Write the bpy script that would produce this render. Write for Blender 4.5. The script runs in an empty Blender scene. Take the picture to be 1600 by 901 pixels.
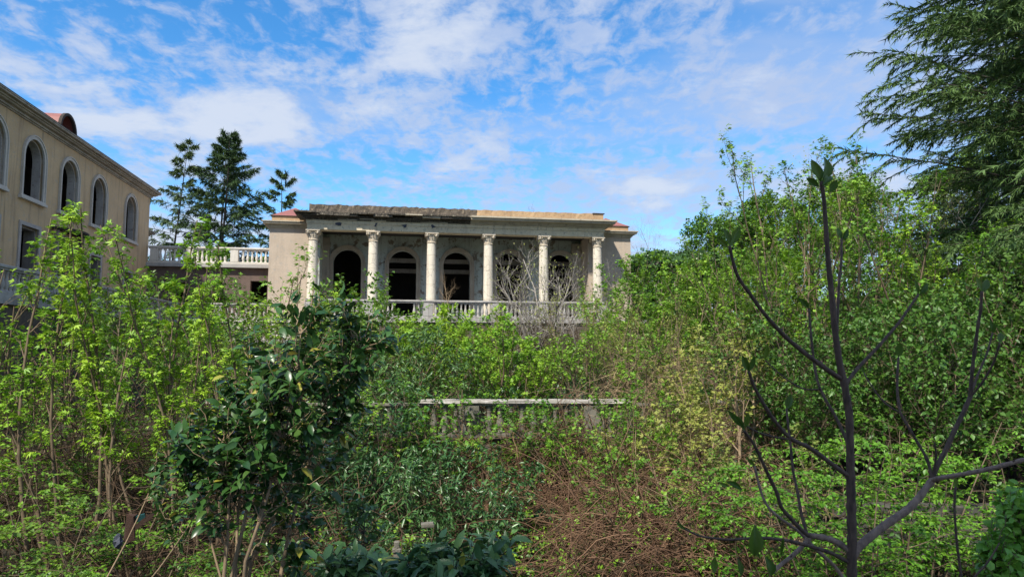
import bpy, math, random
import numpy as np
from mathutils import Vector, Matrix

# ------------------------------------------------------------------ camera, sky, sun, exposure
SC = bpy.context.scene
COL = SC.collection
PITCH = math.radians(5.0); FPX = 1100.0; EYE = np.array([0.0, 0.0, 6.0])
cam = bpy.data.cameras.new('camera'); cam.sensor_width = 36; cam.lens = 36*FPX/1600
cam.clip_start = .05; cam.clip_end = 3000
cam_o = bpy.data.objects.new('camera', cam); COL.objects.link(cam_o)
cam_o.location = EYE; cam_o.rotation_euler = (math.radians(90)+PITCH, 0, 0)
SC.camera = cam_o

SUN = Vector((-1.1, -2.1, 2.8)).normalized()
sl = bpy.data.lights.new('sun', 'SUN'); sl.energy = 5.0; sl.angle = math.radians(2.5); sl.color = (1.0, .94, .83)
so = bpy.data.objects.new('sun', sl); COL.objects.link(so); so.location = (-20, -40, 60)
so.rotation_euler = SUN.to_track_quat('Z', 'Y').to_euler()

W = bpy.data.worlds.new('World'); SC.world = W; W.use_nodes = True
def build_world():
    nt = W.node_tree; N = nt.nodes; L = nt.links
    for n in list(N): N.remove(n)
    out = N.new('ShaderNodeOutputWorld')
    sky = N.new('ShaderNodeTexSky'); sky.sky_type = 'NISHITA'; sky.sun_disc = False
    sky.sun_elevation = math.asin(SUN.z); sky.sun_rotation = math.atan2(SUN.x, SUN.y)
    sky.altitude = 300; sky.air_density = 1.0; sky.dust_density = .25; sky.ozone_density = 3.5
    hs = N.new('ShaderNodeHueSaturation'); hs.inputs['Saturation'].default_value = 1.3; hs.inputs['Hue'].default_value = .498; hs.inputs['Value'].default_value = 1.28
    L.new(sky.outputs[0], hs.inputs['Color'])
    bg = N.new('ShaderNodeBackground'); bg.inputs[1].default_value = .138
    L.new(hs.outputs[0], bg.inputs[0])
    tc = N.new('ShaderNodeTexCoord'); sx = N.new('ShaderNodeSeparateXYZ'); L.new(tc.outputs['Generated'], sx.inputs[0])
    def mth(op, a, b=None, clamp=False):
        m = N.new('ShaderNodeMath'); m.operation = op; m.use_clamp = clamp
        for i, q in enumerate((a, b)):
            if q is None: continue
            if isinstance(q, (int, float)): m.inputs[i].default_value = q
            else: L.new(q, m.inputs[i])
        return m.outputs[0]
    z = mth('ADD', mth('MAXIMUM', sx.outputs[2], 0.0), .16)
    px = mth('DIVIDE', sx.outputs[0], z); py = mth('DIVIDE', sx.outputs[1], z)
    cb = N.new('ShaderNodeCombineXYZ'); L.new(px, cb.inputs[0]); L.new(py, cb.inputs[1])
    def noise(scale, detail, rough, off, dist=0.0, sc=(1, 1, 1)):
        mp = N.new('ShaderNodeMapping'); mp.inputs['Location'].default_value = off; mp.inputs['Scale'].default_value = sc
        L.new(cb.outputs[0], mp.inputs[0])
        n = N.new('ShaderNodeTexNoise'); n.inputs['Scale'].default_value = scale; n.inputs['Detail'].default_value = detail
        n.inputs['Roughness'].default_value = rough; n.inputs['Distortion'].default_value = dist
        L.new(mp.outputs[0], n.inputs['Vector']); return n.outputs[0]
    def ramp(x, a, b):
        r = N.new('ShaderNodeMapRange'); r.interpolation_type = 'SMOOTHSTEP'
        r.inputs['From Min'].default_value = a; r.inputs['From Max'].default_value = b; L.new(x, r.inputs[0]); return r.outputs[0]
    az = mth('DIVIDE', sx.outputs[0], mth('ADD', mth('ABSOLUTE', sx.outputs[1]), .25))
    right = ramp(az, -.02, .34); left = ramp(az, .02, -.30)
    big = noise(.9, 3, .5, (3.3, 1.2, .0))
    mid = noise(3.2, 7, .60, (1.7, 5.1, 2.0), .25)
    cel = noise(15, 5, .62, (.4, 2.2, 4.0), .35, (1, .7, 1))
    veil = noise(1.5, 5, .5, (7.7, 3.0, 6.0), .3, (.55, 1, 1))
    f0 = mth('ADD', mth('ADD', mth('MULTIPLY', big, .40), mth('MULTIPLY', mid, .62)), mth('MULTIPLY', left, .055))
    fluffy = ramp(f0, .515, .66)
    c0 = mth('ADD', mth('ADD', mth('MULTIPLY', cel, .50), mth('MULTIPLY', mid, .38)), mth('MULTIPLY', big, .22))
    cells = mth('MULTIPLY', ramp(c0, .475, .62), .78)
    v0 = mth('ADD', veil, mth('ADD', mth('MULTIPLY', right, .17), mth('MULTIPLY', left, .02)))
    vl = mth('MULTIPLY', ramp(v0, .47, .76), .72)
    c = mth('SUBTRACT', 1.0, mth('MULTIPLY', mth('MULTIPLY', mth('SUBTRACT', 1.0, fluffy), mth('SUBTRACT', 1.0, cells)), mth('SUBTRACT', 1.0, vl)))
    c = mth('MULTIPLY', c, .95, True)
    ccol = N.new('ShaderNodeMixRGB'); ccol.inputs[1].default_value = (.53, .64, .88, 1); ccol.inputs[2].default_value = (.72, .80, .95, 1)
    L.new(fluffy, ccol.inputs[0])
    bc = N.new('ShaderNodeBackground'); bc.inputs[1].default_value = .73; L.new(ccol.outputs[0], bc.inputs[0])
    mx = N.new('ShaderNodeMixShader'); L.new(c, mx.inputs[0]); L.new(bg.outputs[0], mx.inputs[1]); L.new(bc.outputs[0], mx.inputs[2])
    L.new(mx.outputs[0], out.inputs[0])
build_world()
SC.view_settings.view_transform = 'Standard'; SC.view_settings.look = 'None'
SC.view_settings.exposure = 0.38; SC.view_settings.gamma = 1.0

# ------------------------------------------------------------------ helpers
def ray(px, py):
    x = (px-800)/FPX; v = (450.5-py)/FPX
    return np.array([x, math.cos(PITCH)-math.sin(PITCH)*v, math.sin(PITCH)+math.cos(PITCH)*v])
def at(px, py, Y):
    r = ray(px, py); return EYE+r*(Y/r[1])

def tag(o, label=None, cat=None, group=None, kind=None):
    if label: o['label'] = label
    if cat: o['category'] = cat
    if group: o['group'] = group
    if kind: o['kind'] = kind
    return o
def ob(name, data, parent=None, loc=(0, 0, 0), rz=0.0):
    o = bpy.data.objects.new(name, data); COL.objects.link(o); o.location = loc
    if rz: o.rotation_euler = (0, 0, rz)
    if parent is not None: o.parent = parent
    return o
def empty(name, loc, rz=0.0, **k):
    o = ob(name, None, None, loc, rz); o.empty_display_size = .3; return tag(o, **k)

def np_mesh(name, V, F, mats, rnd=None, mi=None, smooth=False):
    """V (n,3); F list of (m,k) index arrays; rnd per face."""
    me = bpy.data.meshes.new(name)
    V = np.asarray(V, np.float32)
    me.vertices.add(len(V)); me.vertices.foreach_set('co', V.ravel())
    idx = np.concatenate([f.ravel() for f in F]).astype(np.int32)
    tot = np.concatenate([np.full(len(f), f.shape[1]) for f in F]).astype(np.int32)
    st = np.concatenate([[0], np.cumsum(tot)[:-1]]).astype(np.int32)
    me.loops.add(len(idx)); me.loops.foreach_set('vertex_index', idx)
    me.polygons.add(len(tot)); me.polygons.foreach_set('loop_start', st)
    if smooth: me.polygons.foreach_set('use_smooth', np.ones(len(tot), bool))
    if mi is not None: me.polygons.foreach_set('material_index', np.asarray(mi, np.int32))
    me.update(calc_edges=True)
    if rnd is not None:
        a = me.attributes.new('rnd', 'FLOAT', 'FACE'); a.data.foreach_set('value', np.asarray(rnd, np.float32))
    for m in (mats if isinstance(mats, (list, tuple)) else [mats]): me.materials.append(m)
    return me

class MB:
    def __init__(s): s.v = []; s.f = []
    def add(s, vs, fs):
        b = len(s.v); s.v += [tuple(map(float, q)) for q in vs]; s.f += [tuple(i+b for i in f) for f in fs]; return s
    def box(s, x0, x1, y0, y1, z0, z1, j=0.0, rng=None):
        vs = [(x, y, z) for z in (z0, z1) for y in (y0, y1) for x in (x0, x1)]
        if j: vs = [tuple(c+rng.uniform(-j, j) for c in q) for q in vs]
        return s.add(vs, [(0, 2, 3, 1), (4, 5, 7, 6), (0, 1, 5, 4), (2, 6, 7, 3), (0, 4, 6, 2), (1, 3, 7, 5)])
    def cbox(s, x0, x1, y0, y1, z0, z1, c):
        """box with chamfered vertical and top edges"""
        c = min(c, (x1-x0)*.4, (y1-y0)*.4)
        def ring(d, z): return [(x0+d+c, y0+d, z), (x1-d-c, y0+d, z), (x1-d, y0+d+c, z), (x1-d, y1-d-c, z), (x1-d-c, y1-d, z), (x0+d+c, y1-d, z), (x0+d, y1-d-c, z), (x0+d, y0+d+c, z)]
        R = ring(0, z0)+ring(0, z1-c)+ring(c, z1)
        fs = [tuple(range(7, -1, -1)), tuple(range(16, 24))]
        for k in (0, 8):
            fs += [(k+i, k+(i+1) % 8, k+8+(i+1) % 8, k+8+i) for i in range(8)]
        return s.add(R, fs)
    def lathe(s, prof, n=12, c=(0, 0, 0), cap=True):
        vs = []; fs = []
        for r, z in prof:
            for i in range(n):
                a = 2*math.pi*i/n; vs.append((c[0]+r*math.cos(a), c[1]+r*math.sin(a), c[2]+z))
        for k in range(len(prof)-1):
            for i in range(n):
                j = (i+1) % n; fs.append((k*n+i, k*n+j, k*n+n+j, k*n+n+i))
        if cap:
            fs.append(tuple(range(n-1, -1, -1))); fs.append(tuple((len(prof)-1)*n+i for i in range(n)))
        return s.add(vs, fs)
    def tube(s, pts, rad, n=6):
        pts = np.array(pts, float)[None]; r = np.broadcast_to(np.array(rad, float), (1, pts.shape[1]))
        V, F = tubes(pts, r, n); return s.add(V.tolist(), F.tolist())
    def mesh(s, name, m, smooth=False):
        me = bpy.data.meshes.new(name); me.from_pydata(s.v, [], s.f)
        for q in (m if isinstance(m, (list, tuple)) else [m]): me.materials.append(q)
        if smooth: me.polygons.foreach_set('use_smooth', [True]*len(me.polygons))
        me.update(); return me
    def build(s, name, m, parent=None, smooth=False, loc=(0, 0, 0)):
        return ob(name, s.mesh(name, m, smooth), parent, loc)

def norm(a): return a/np.maximum(np.linalg.norm(a, axis=-1, keepdims=True), 1e-9)
def tubes(P, R, m):
    """P (n,k,3), R (n,k) -> verts, quads"""
    n, k, _ = P.shape
    T = np.empty_like(P); T[:, 1:-1] = P[:, 2:]-P[:, :-2]; T[:, 0] = P[:, 1]-P[:, 0]; T[:, -1] = P[:, -1]-P[:, -2]
    T = norm(T); M = norm(P[:, -1]-P[:, 0])
    ref = np.where(np.abs(M[:, 2:3]) > .8, np.array([[1., .1, 0]]), np.array([[0, .1, 1.]]))
    a = norm(np.cross(T, ref[:, None])); b = np.cross(T, a)
    th = np.arange(m)*2*np.pi/m
    V = P[:, :, None]+R[:, :, None, None]*(a[:, :, None]*np.cos(th)[:, None]+b[:, :, None]*np.sin(th)[:, None])
    i = np.arange(n)[:, None, None]*k*m; j = np.arange(k-1)[None, :, None]*m; s = np.arange(m)[None, None]; s2 = (s+1) % m
    F = np.stack([i+j+s, i+j+s2, i+j+m+s2, i+j+m+s], -1).reshape(-1, 4)
    return V.reshape(-1, 3), F

# ------------------------------------------------------------------ materials
def nodes_of(name):
    m = bpy.data.materials.new(name); m.use_nodes = True
    nt = m.node_tree; b = nt.nodes['Principled BSDF']; return m, nt, b
def tex(nt, kind, scale, detail=5, rough=.6, sc=(1, 1, 1), coord='Object', off=(0, 0, 0)):
    tc = nt.nodes.new('ShaderNodeTexCoord'); mp = nt.nodes.new('ShaderNodeMapping')
    mp.inputs['Scale'].default_value = sc; mp.inputs['Location'].default_value = off
    nt.links.new(tc.outputs[coord], mp.inputs[0])
    if kind == 'noise':
        n = nt.nodes.new('ShaderNodeTexNoise'); n.inputs['Detail'].default_value = detail; n.inputs['Roughness'].default_value = rough
        o = n.outputs[0]
    else:
        n = nt.nodes.new('ShaderNodeTexVoronoi'); o = n.outputs['Distance']
        if kind == 'crack': n.feature = 'DISTANCE_TO_EDGE'
    n.inputs['Scale'].default_value = scale
    nt.links.new(mp.outputs[0], n.inputs['Vector']); return o
def mrange(nt, x, a, b, lo=0.0, hi=1.0):
    r = nt.nodes.new('ShaderNodeMapRange'); r.inputs['From Min'].default_value = a; r.inputs['From Max'].default_value = b
    r.inputs['To Min'].default_value = lo; r.inputs['To Max'].default_value = hi; nt.links.new(x, r.inputs[0]); return r.outputs[0]
def mixc(nt, f, a, b):
    x = nt.nodes.new('ShaderNodeMixRGB')
    for i, q in enumerate((f, a, b)):
        if isinstance(q, (int, float)): x.inputs[i].default_value = q
        elif isinstance(q, tuple): x.inputs[i].default_value = (*q, 1)
        else: nt.links.new(q, x.inputs[i])
    return x.outputs[0]
def bump(nt, b, h, strength=.4, dist=.02):
    n = nt.nodes.new('ShaderNodeBump'); n.inputs['Strength'].default_value = strength; n.inputs['Distance'].default_value = dist
    nt.links.new(h, n.inputs['Height']); nt.links.new(n.outputs[0], b.inputs['Normal'])
def plaster(name, base, alt, stain=None, peel=None, peel_at=.6, crack=False, streak=.5, rough=.9, scale=1.0, sp=(0, 0, 0)):
    m, nt, b = nodes_of(name)
    c = mixc(nt, mrange(nt, tex(nt, 'noise', 1.2*scale, 6, .65, off=sp), .35, .68), base, alt)
    fine = tex(nt, 'noise', 14*scale, 5, .7)
    c = mixc(nt, mrange(nt, fine, .3, .75, 0, .45), c, tuple(q*.62 for q in base))
    if peel:
        pz = mrange(nt, tex(nt, 'noise', 1.7*scale, 8, .68, off=(sp[0]+4, sp[1], 1)), peel_at, peel_at+.03)
        c = mixc(nt, pz, c, peel)
        pz2 = mrange(nt, tex(nt, 'noise', 6*scale, 7, .75, off=(2, 7, 1)), .56, .60)
        c = mixc(nt, pz2, c, tuple(.7*q+.3*w for q, w in zip(peel, base)))
    if stain:
        st = mrange(nt, tex(nt, 'noise', 1.8*scale, 7, .72, sc=(1.9, 1.9, .14)), .52, .74, 0, streak)
        c = mixc(nt, st, c, stain)
    if crack:
        ck = mrange(nt, tex(nt, 'crack', 3.0, sc=(1, 1, .7)), 0, .035, 1, 0)
        cm = mrange(nt, tex(nt, 'noise', 1.3, 3), .40, .55, 0, .85)
        mm = nt.nodes.new('ShaderNodeMath'); mm.operation = 'MULTIPLY'; nt.links.new(ck, mm.inputs[0]); nt.links.new(cm, mm.inputs[1])
        c = mixc(nt, mm.outputs[0], c, tuple(q*.3 for q in base))
    nt.links.new(c, b.inputs['Base Color']); b.inputs['Roughness'].default_value = rough
    bump(nt, b, fine, .5, .02); return m
def leafmat(name, a, b_, trans=.35, rough=.45, spec=.4, third=None):
    m, nt, b = nodes_of(name)
    at_ = nt.nodes.new('ShaderNodeAttribute'); at_.attribute_name = 'rnd'
    c = mixc(nt, at_.outputs['Fac'], a, b_)
    if third: c = mixc(nt, mrange(nt, at_.outputs['Fac'], .955, .96), c, third)
    oi = nt.nodes.new('ShaderNodeObjectInfo'); hv = nt.nodes.new('ShaderNodeHueSaturation'); nt.links.new(c, hv.inputs['Color'])
    nt.links.new(mrange(nt, oi.outputs['Random'], 0, 1, .485, .515), hv.inputs['Hue']); nt.links.new(mrange(nt, oi.outputs['Random'], 0, 1, 1.15, .82), hv.inputs['Value']); c = hv.outputs[0]
    nt.links.new(c, b.inputs['Base Color']); b.inputs['Roughness'].default_value = rough
    b.inputs['Specular IOR Level'].default_value = spec
    tr = nt.nodes.new('ShaderNodeBsdfTranslucent')
    hs = nt.nodes.new('ShaderNodeHueSaturation'); hs.inputs['Hue'].default_value = .485; hs.inputs['Value'].default_value = 1.5
    nt.links.new(c, hs.inputs['Color']); nt.links.new(hs.outputs[0], tr.inputs[0])
    mx = nt.nodes.new('ShaderNodeMixShader'); mx.inputs[0].default_value = trans*.5
    nt.links.new(b.outputs[0], mx.inputs[1]); nt.links.new(tr.outputs[0], mx.inputs[2])
    nt.links.new(mx.outputs[0], nt.nodes['Material Output'].inputs[0]); return m
def barkmat(name, a, b_, scale=8.0, rough=.85):
    m, nt, b = nodes_of(name)
    n = tex(nt, 'noise', scale, 6, .65, sc=(1, 1, .35))
    c = mixc(nt, mrange(nt, n, .35, .68), a, b_); nt.links.new(c, b.inputs['Base Color'])
    b.inputs['Roughness'].default_value = rough; bump(nt, b, n, .6, .01); return m

M = {}
M['column'] = plaster('weathered_column_plaster', (.80, .73, .60), (.68, .60, .48), stain=(.36, .29, .21), crack=True, streak=.55)
M['capital'] = plaster('carved_capital_stone', (.74, .65, .51), (.56, .47, .35), stain=(.2, .16, .12), streak=.5)
M['wing'] = plaster('beige_wing_plaster', (.56, .46, .36), (.48, .39, .30), stain=(.25, .2, .16), streak=.35, peel=(.36, .33, .29), peel_at=.70)
M['architrave'] = plaster('architrave_plaster', (.78, .67, .47), (.60, .51, .35), stain=(.26, .2, .14), streak=.6, peel=(.20, .18, .15), peel_at=.64)
M['cornice'] = plaster('cornice_plaster', (.56, .49, .37), (.42, .36, .27), stain=(.12, .10, .08), streak=.75)
M['cornice_dark'] = plaster('blackened_cornice', (.10, .085, .065), (.035, .03, .025), stain=(.35, .29, .2), streak=.4, peel=(.38, .33, .24), peel_at=.66, scale=2)
M['parapet_dark'] = plaster('lichen_parapet', (.15, .12, .09), (.06, .05, .04), stain=(.3, .24, .16), streak=.4, peel=(.27, .21, .14), peel_at=.58, scale=3)
M['parapet'] = plaster('ochre_parapet', (.50, .34, .19), (.36, .23, .13), stain=(.62, .5, .34), streak=.5, peel=(.2, .15, .1), peel_at=.66, scale=1.5)
M['backwall'] = plaster('peeling_blue_grey_paint', (.46, .51, .48), (.36, .41, .38), stain=(.08, .065, .05), streak=.75, peel=(.17, .14, .11), peel_at=.55, scale=1.15)
M['inside_shade'] = plaster('shade_dark_interior', (.035, .032, .03), (.015, .014, .013), streak=.3)  # near-black colour stands in for the shade inside rooms and openings
M['frame'] = plaster('arch_frame_plaster', (.40, .35, .28), (.29, .25, .2), stain=(.12, .1, .08), streak=.6)
M['ochre'] = plaster('ochre_stucco', (.64, .46, .26), (.52, .365, .205), stain=(.20, .135, .085), streak=.95, scale=.9, peel=(.42, .34, .25), peel_at=.66)
M['lcorn'] = plaster('grey_cornice_stone', (.50, .44, .36), (.30, .26, .21), stain=(.07, .06, .05), streak=.8, scale=1.2)
M['wframe'] = plaster('pale_window_surround', (.62, .57, .5), (.5, .46, .4), stain=(.25, .21, .17), streak=.5)
M['jamb'] = plaster('bare_grey_jamb', (.50, .46, .42), (.38, .34, .31), stain=(.14, .12, .1), streak=.5, peel=(.25, .22, .2), peel_at=.6, scale=2)
M['concrete'] = plaster('weathered_concrete', (.47, .45, .42), (.33, .31, .29), stain=(.1, .09, .075), streak=.7, scale=1.5)
M['coping'] = plaster('chipped_pale_coping', (.54, .50, .46), (.27, .25, .21), stain=(.08, .075, .05), streak=.8, peel=(.2, .19, .15), peel_at=.6, scale=2.5)
M['mossy'] = plaster('mossy_grey_stone', (.20, .185, .15), (.11, .10, .075), stain=(.04, .05, .025), streak=.7, scale=2)
M['white_bal'] = plaster('pale_limewashed_balustrade', (.72, .68, .6), (.58, .53, .46), stain=(.3, .25, .2), streak=.4, scale=2)
M['brownwall'] = plaster('damp_brown_wall', (.17, .12, .10), (.10, .075, .06), stain=(.05, .04, .03), streak=.7)
M['basewall'] = plaster('dark_base_wall', (.16, .13, .10), (.08, .065, .05), stain=(.03, .03, .02), streak=.7)
M['stone'] = plaster('grey_rubble_stone', (.095, .09, .075), (.05, .047, .04), stain=(.02, .03, .015), streak=.6, scale=3)
M['roof'] = plaster('red_sheet_roof', (.33, .12, .10), (.25, .10, .085), stain=(.16, .08, .06), streak=.5, rough=.6)
M['rust'] = plaster('rusty_sheet', (.06, .027, .015), (.03, .016, .01), stain=(.015, .01, .01), streak=.5, scale=4)
M['teal'] = plaster('teal_painted_wood', (.012, .085, .085), (.01, .06, .06), streak=.3, rough=.55, scale=3)
M['blue'] = plaster('blue_plastic', (.02, .05, .22), (.03, .08, .3), rough=.4, scale=3)
M['darkrag'] = plaster('dark_slate_rag', (.05, .06, .09), (.03, .035, .05), rough=.6, scale=5)
M['wood'] = plaster('grey_weathered_wood', (.27, .24, .21), (.19, .165, .14), stain=(.06, .05, .04), streak=.6, scale=2)
M['dark_metal'] = plaster('dark_rusted_edge', (.06, .045, .035), (.03, .025, .02), streak=.3, scale=3)

M['lime'] = leafmat('lime_leaf', (.15, .32, .016), (.30, .48, .04), .42)
M['fresh'] = leafmat('fresh_green_leaf', (.075, .19, .012), (.19, .375, .028), .40)
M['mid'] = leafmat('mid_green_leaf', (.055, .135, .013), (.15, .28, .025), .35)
M['deep'] = leafmat('deep_green_leaf', (.035, .10, .014), (.085, .19, .024), .3)
M['laurel'] = leafmat('laurel_leaf', (.035, .10, .026), (.085, .185, .045), .18, .35, .5)
M['camellia'] = leafmat('camellia_leaf', (.025, .074, .018), (.068, .150, .030), .25, .33, .48, third=(.35, .32, .05))
M['aucuba'] = leafmat('aucuba_leaf', (.036, .10, .042), (.09, .19, .055), .18, .36, .45, third=(.30, .32, .06))
M['privet'] = leafmat('privet_leaf', (.12, .30, .03), (.20, .40, .05), .38, .4)
M['cedar'] = leafmat('cedar_needles', (.055, .11, .03), (.12, .20, .05), .18, .6, .3)
M['cedar_far'] = leafmat('distant_cedar_needles', (.042, .085, .03), (.09, .145, .042), .15, .6, .3)
M['yellowish'] = leafmat('yellow_green_catkin_leaf', (.19, .25, .04), (.30, .31, .075), .4)
M['ivy'] = leafmat('ivy_leaf', (.028, .075, .016), (.06, .13, .024), .2, .35)
M['fig'] = leafmat('young_fig_leaf', (.055, .12, .014), (.10, .18, .022), .35, .4)
M['dry'] = leafmat('dry_vine', (.085, .052, .031), (.22, .145, .082), .05, .9, .1)
M['dry_dark'] = leafmat('dark_dry_vine', (.05, .036, .024), (.13, .09, .055), .05, .9, .1)
M['pale_twig'] = leafmat('pale_straw_vine', (.34, .25, .14), (.46, .36, .21), .05, .9, .1)
M['litter'] = leafmat('leaf_litter', (.10, .06, .035), (.21, .13, .075), .08, .8, .2)
M['bark'] = barkmat('sapling_bark', (.20, .145, .09), (.11, .078, .05))
M['bark_pale'] = barkmat('pale_stem_bark', (.36, .26, .16), (.23, .165, .10))
M['bark_dark'] = barkmat('dark_bark', (.06, .048, .038), (.03, .024, .02))
M['bark_grey'] = barkmat('bare_grey_bark', (.37, .335, .295), (.22, .195, .165))
M['bark_fig'] = barkmat('fig_bark', (.13, .086, .066), (.048, .033, .026), 40)
M['bark_figl'] = barkmat('pale_fig_bark', (.30, .215, .165), (.13, .09, .072), 40)

# ------------------------------------------------------------------ ground
def sstep(a, b, x):
    t = np.clip((x-a)/(b-a), 0, 1); return t*t*(3-2*t)
def hgt(x, y):
    x = np.asarray(x, float); y = np.asarray(y, float)
    g = np.interp(y, [-60, 1.5, 9, 14, 17.62, 17.72, 34, 44, 90, 900], [4.2, 4.2, 1.4, 1.5, 2.1, 3.85, 4.5, 6.2, 7, 7])
    rt = sstep(3.7, 4.1, x)*sstep(14.0, 14.1, y)*(1-sstep(17.6, 17.7, y))
    g = g*(1-rt)+rt*np.maximum(g, 2.9)
    g = g+sstep(11, 34, x)*sstep(10, 30, y)*4.5
    g = g+.07*np.sin(x*1.7+y*.6)*np.cos(y*1.3-x*.4)*(np.abs(y-17.67) > .3)
    return g
def build_ground():
    xs = np.unique(np.concatenate([np.linspace(-700, -60, 12), np.linspace(-60, -15, 20), np.linspace(-15, 15, 76), [3.7, 4.1], np.linspace(15, 60, 22), np.linspace(60, 700, 12)]))
    ys = np.unique(np.concatenate([np.linspace(-60, 0, 8), np.linspace(0, 20, 60), [14.0, 14.1, 17.62, 17.72], np.linspace(20, 50, 40), np.linspace(50, 1400, 20)]))
    X, Y = np.meshgrid(xs, ys); Z = hgt(X, Y)
    V = np.stack([X, Y, Z], -1).reshape(-1, 3); nx = len(xs); ny = len(ys)
    i, j = np.meshgrid(np.arange(nx-1), np.arange(ny-1)); b = (j*nx+i).ravel()
    F = np.stack([b, b+1, b+nx+1, b+nx], -1)
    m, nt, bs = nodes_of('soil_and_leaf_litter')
    c = mixc(nt, mrange(nt, tex(nt, 'noise', .6, 8, .7), .38, .64), (.034, .026, .018), (.065, .046, .028))  # soil tones lowered to stand in for shade under the plants
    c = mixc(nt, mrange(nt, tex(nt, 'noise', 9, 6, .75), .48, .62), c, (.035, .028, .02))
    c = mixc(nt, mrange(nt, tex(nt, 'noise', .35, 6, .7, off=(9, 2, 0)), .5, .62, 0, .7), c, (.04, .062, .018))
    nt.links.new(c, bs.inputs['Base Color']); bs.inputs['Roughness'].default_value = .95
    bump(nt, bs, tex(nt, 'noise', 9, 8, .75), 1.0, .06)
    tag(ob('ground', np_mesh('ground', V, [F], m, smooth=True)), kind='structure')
build_ground()

# ------------------------------------------------------------------ buildings
YAW = math.radians(9.8)
UU = Vector((math.cos(YAW), math.sin(YAW), 0)); VV = Vector((-math.sin(YAW), math.cos(YAW), 0))
ORG = Vector((-10.13, 35.55, 0))
def world(s, t, h): return ORG+UU*s+VV*t+Vector((0, 0, h))

def arch_wall(x0, x1, y0, y1, z0, z1, ops, seg=10):
    """wall slab y0..y1 with openings (cx, w, zsill, zspring, arched)"""
    m = MB(); ops = sorted(ops); xs = x0
    def front(vs):
        m.add([(x, y0, z) for x, z in vs], [tuple(range(len(vs)))])
        m.add([(x, y1, z) for x, z in vs], [tuple(range(len(vs)-1, -1, -1))])
    def rev(p, q): m.add([(p[0], y0, p[1]), (q[0], y0, q[1]), (q[0], y1, q[1]), (p[0], y1, p[1])], [(0, 1, 2, 3)])
    for cx, w, zs, zp, arched in ops:
        a, b = cx-w/2, cx+w/2
        front([(xs, z0), (a, z0), (a, z1), (xs, z1)])
        if zs > z0+.01: front([(a, z0), (b, z0), (b, zs), (a, zs)]); rev((a, zs), (b, zs))
        rev((a, zs), (a, zp)); rev((b, zp), (b, zs))
        cur = [(cx-w/2*math.cos(math.pi*i/seg), zp+w/2*math.sin(math.pi*i/seg)) for i in range(seg+1)] if arched else [(a, zp), (b, zp)]
        for p, q in zip(cur[:-1], cur[1:]):
            front([p, q, (q[0], z1), (p[0], z1)]); rev(p, q)
        xs = b
    front([(xs, z0), (x1, z0), (x1, z1), (xs, z1)])
    rev((x0, z0), (x0, z1)); rev((x1, z0), (x1, z1)); rev((x0, z1), (x1, z1)); rev((x0, z0), (x1, z0))
    return m
def arch_ring(cx, w, z0, zp, wid, ya, yb, seg=14, arched=True):
    """band of width wid round an opening of width w, from y=ya (front) to yb"""
    r = w/2; R = r+wid
    def path(rr, top):
        p = [(cx-rr, z0)]
        if arched: p += [(cx-rr*math.cos(math.pi*i/seg), zp+rr*math.sin(math.pi*i/seg)) for i in range(seg+1)]
        else: p += [(cx-rr, top), (cx+rr, top)]
        return p+[(cx+rr, z0)]
    A = path(r, zp); B = path(R, zp+wid); m = MB(); n = len(A)
    vs = [(x, ya, z) for x, z in A]+[(x, ya, z) for x, z in B]+[(x, yb, z) for x, z in A]+[(x, yb, z) for x, z in B]
    fs = []
    for i in range(n-1):
        fs += [(i, i+1, n+i+1, n+i), (i, 2*n+i, 2*n+i+1, i+1), (n+i, n+i+1, 3*n+i+1, 3*n+i), (2*n+i, 3*n+i, 3*n+i+1, 2*n+i+1)]
    fs += [(0, n, 3*n, 2*n), (n-1, 3*n-1, 4*n-1, 2*n-1)]
    return m.add(vs, fs)
def slabs(m, x0, x1, y0, y1, z, steps, back=0.0):
    """stack of mouldings: steps = [(height, overhang)]"""
    for h, o in steps:
        m.box(x0-o, x1+o, y0-o, y1+back*o, z, z+h); z += h
    return z
R0 = random.Random(7)

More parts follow.
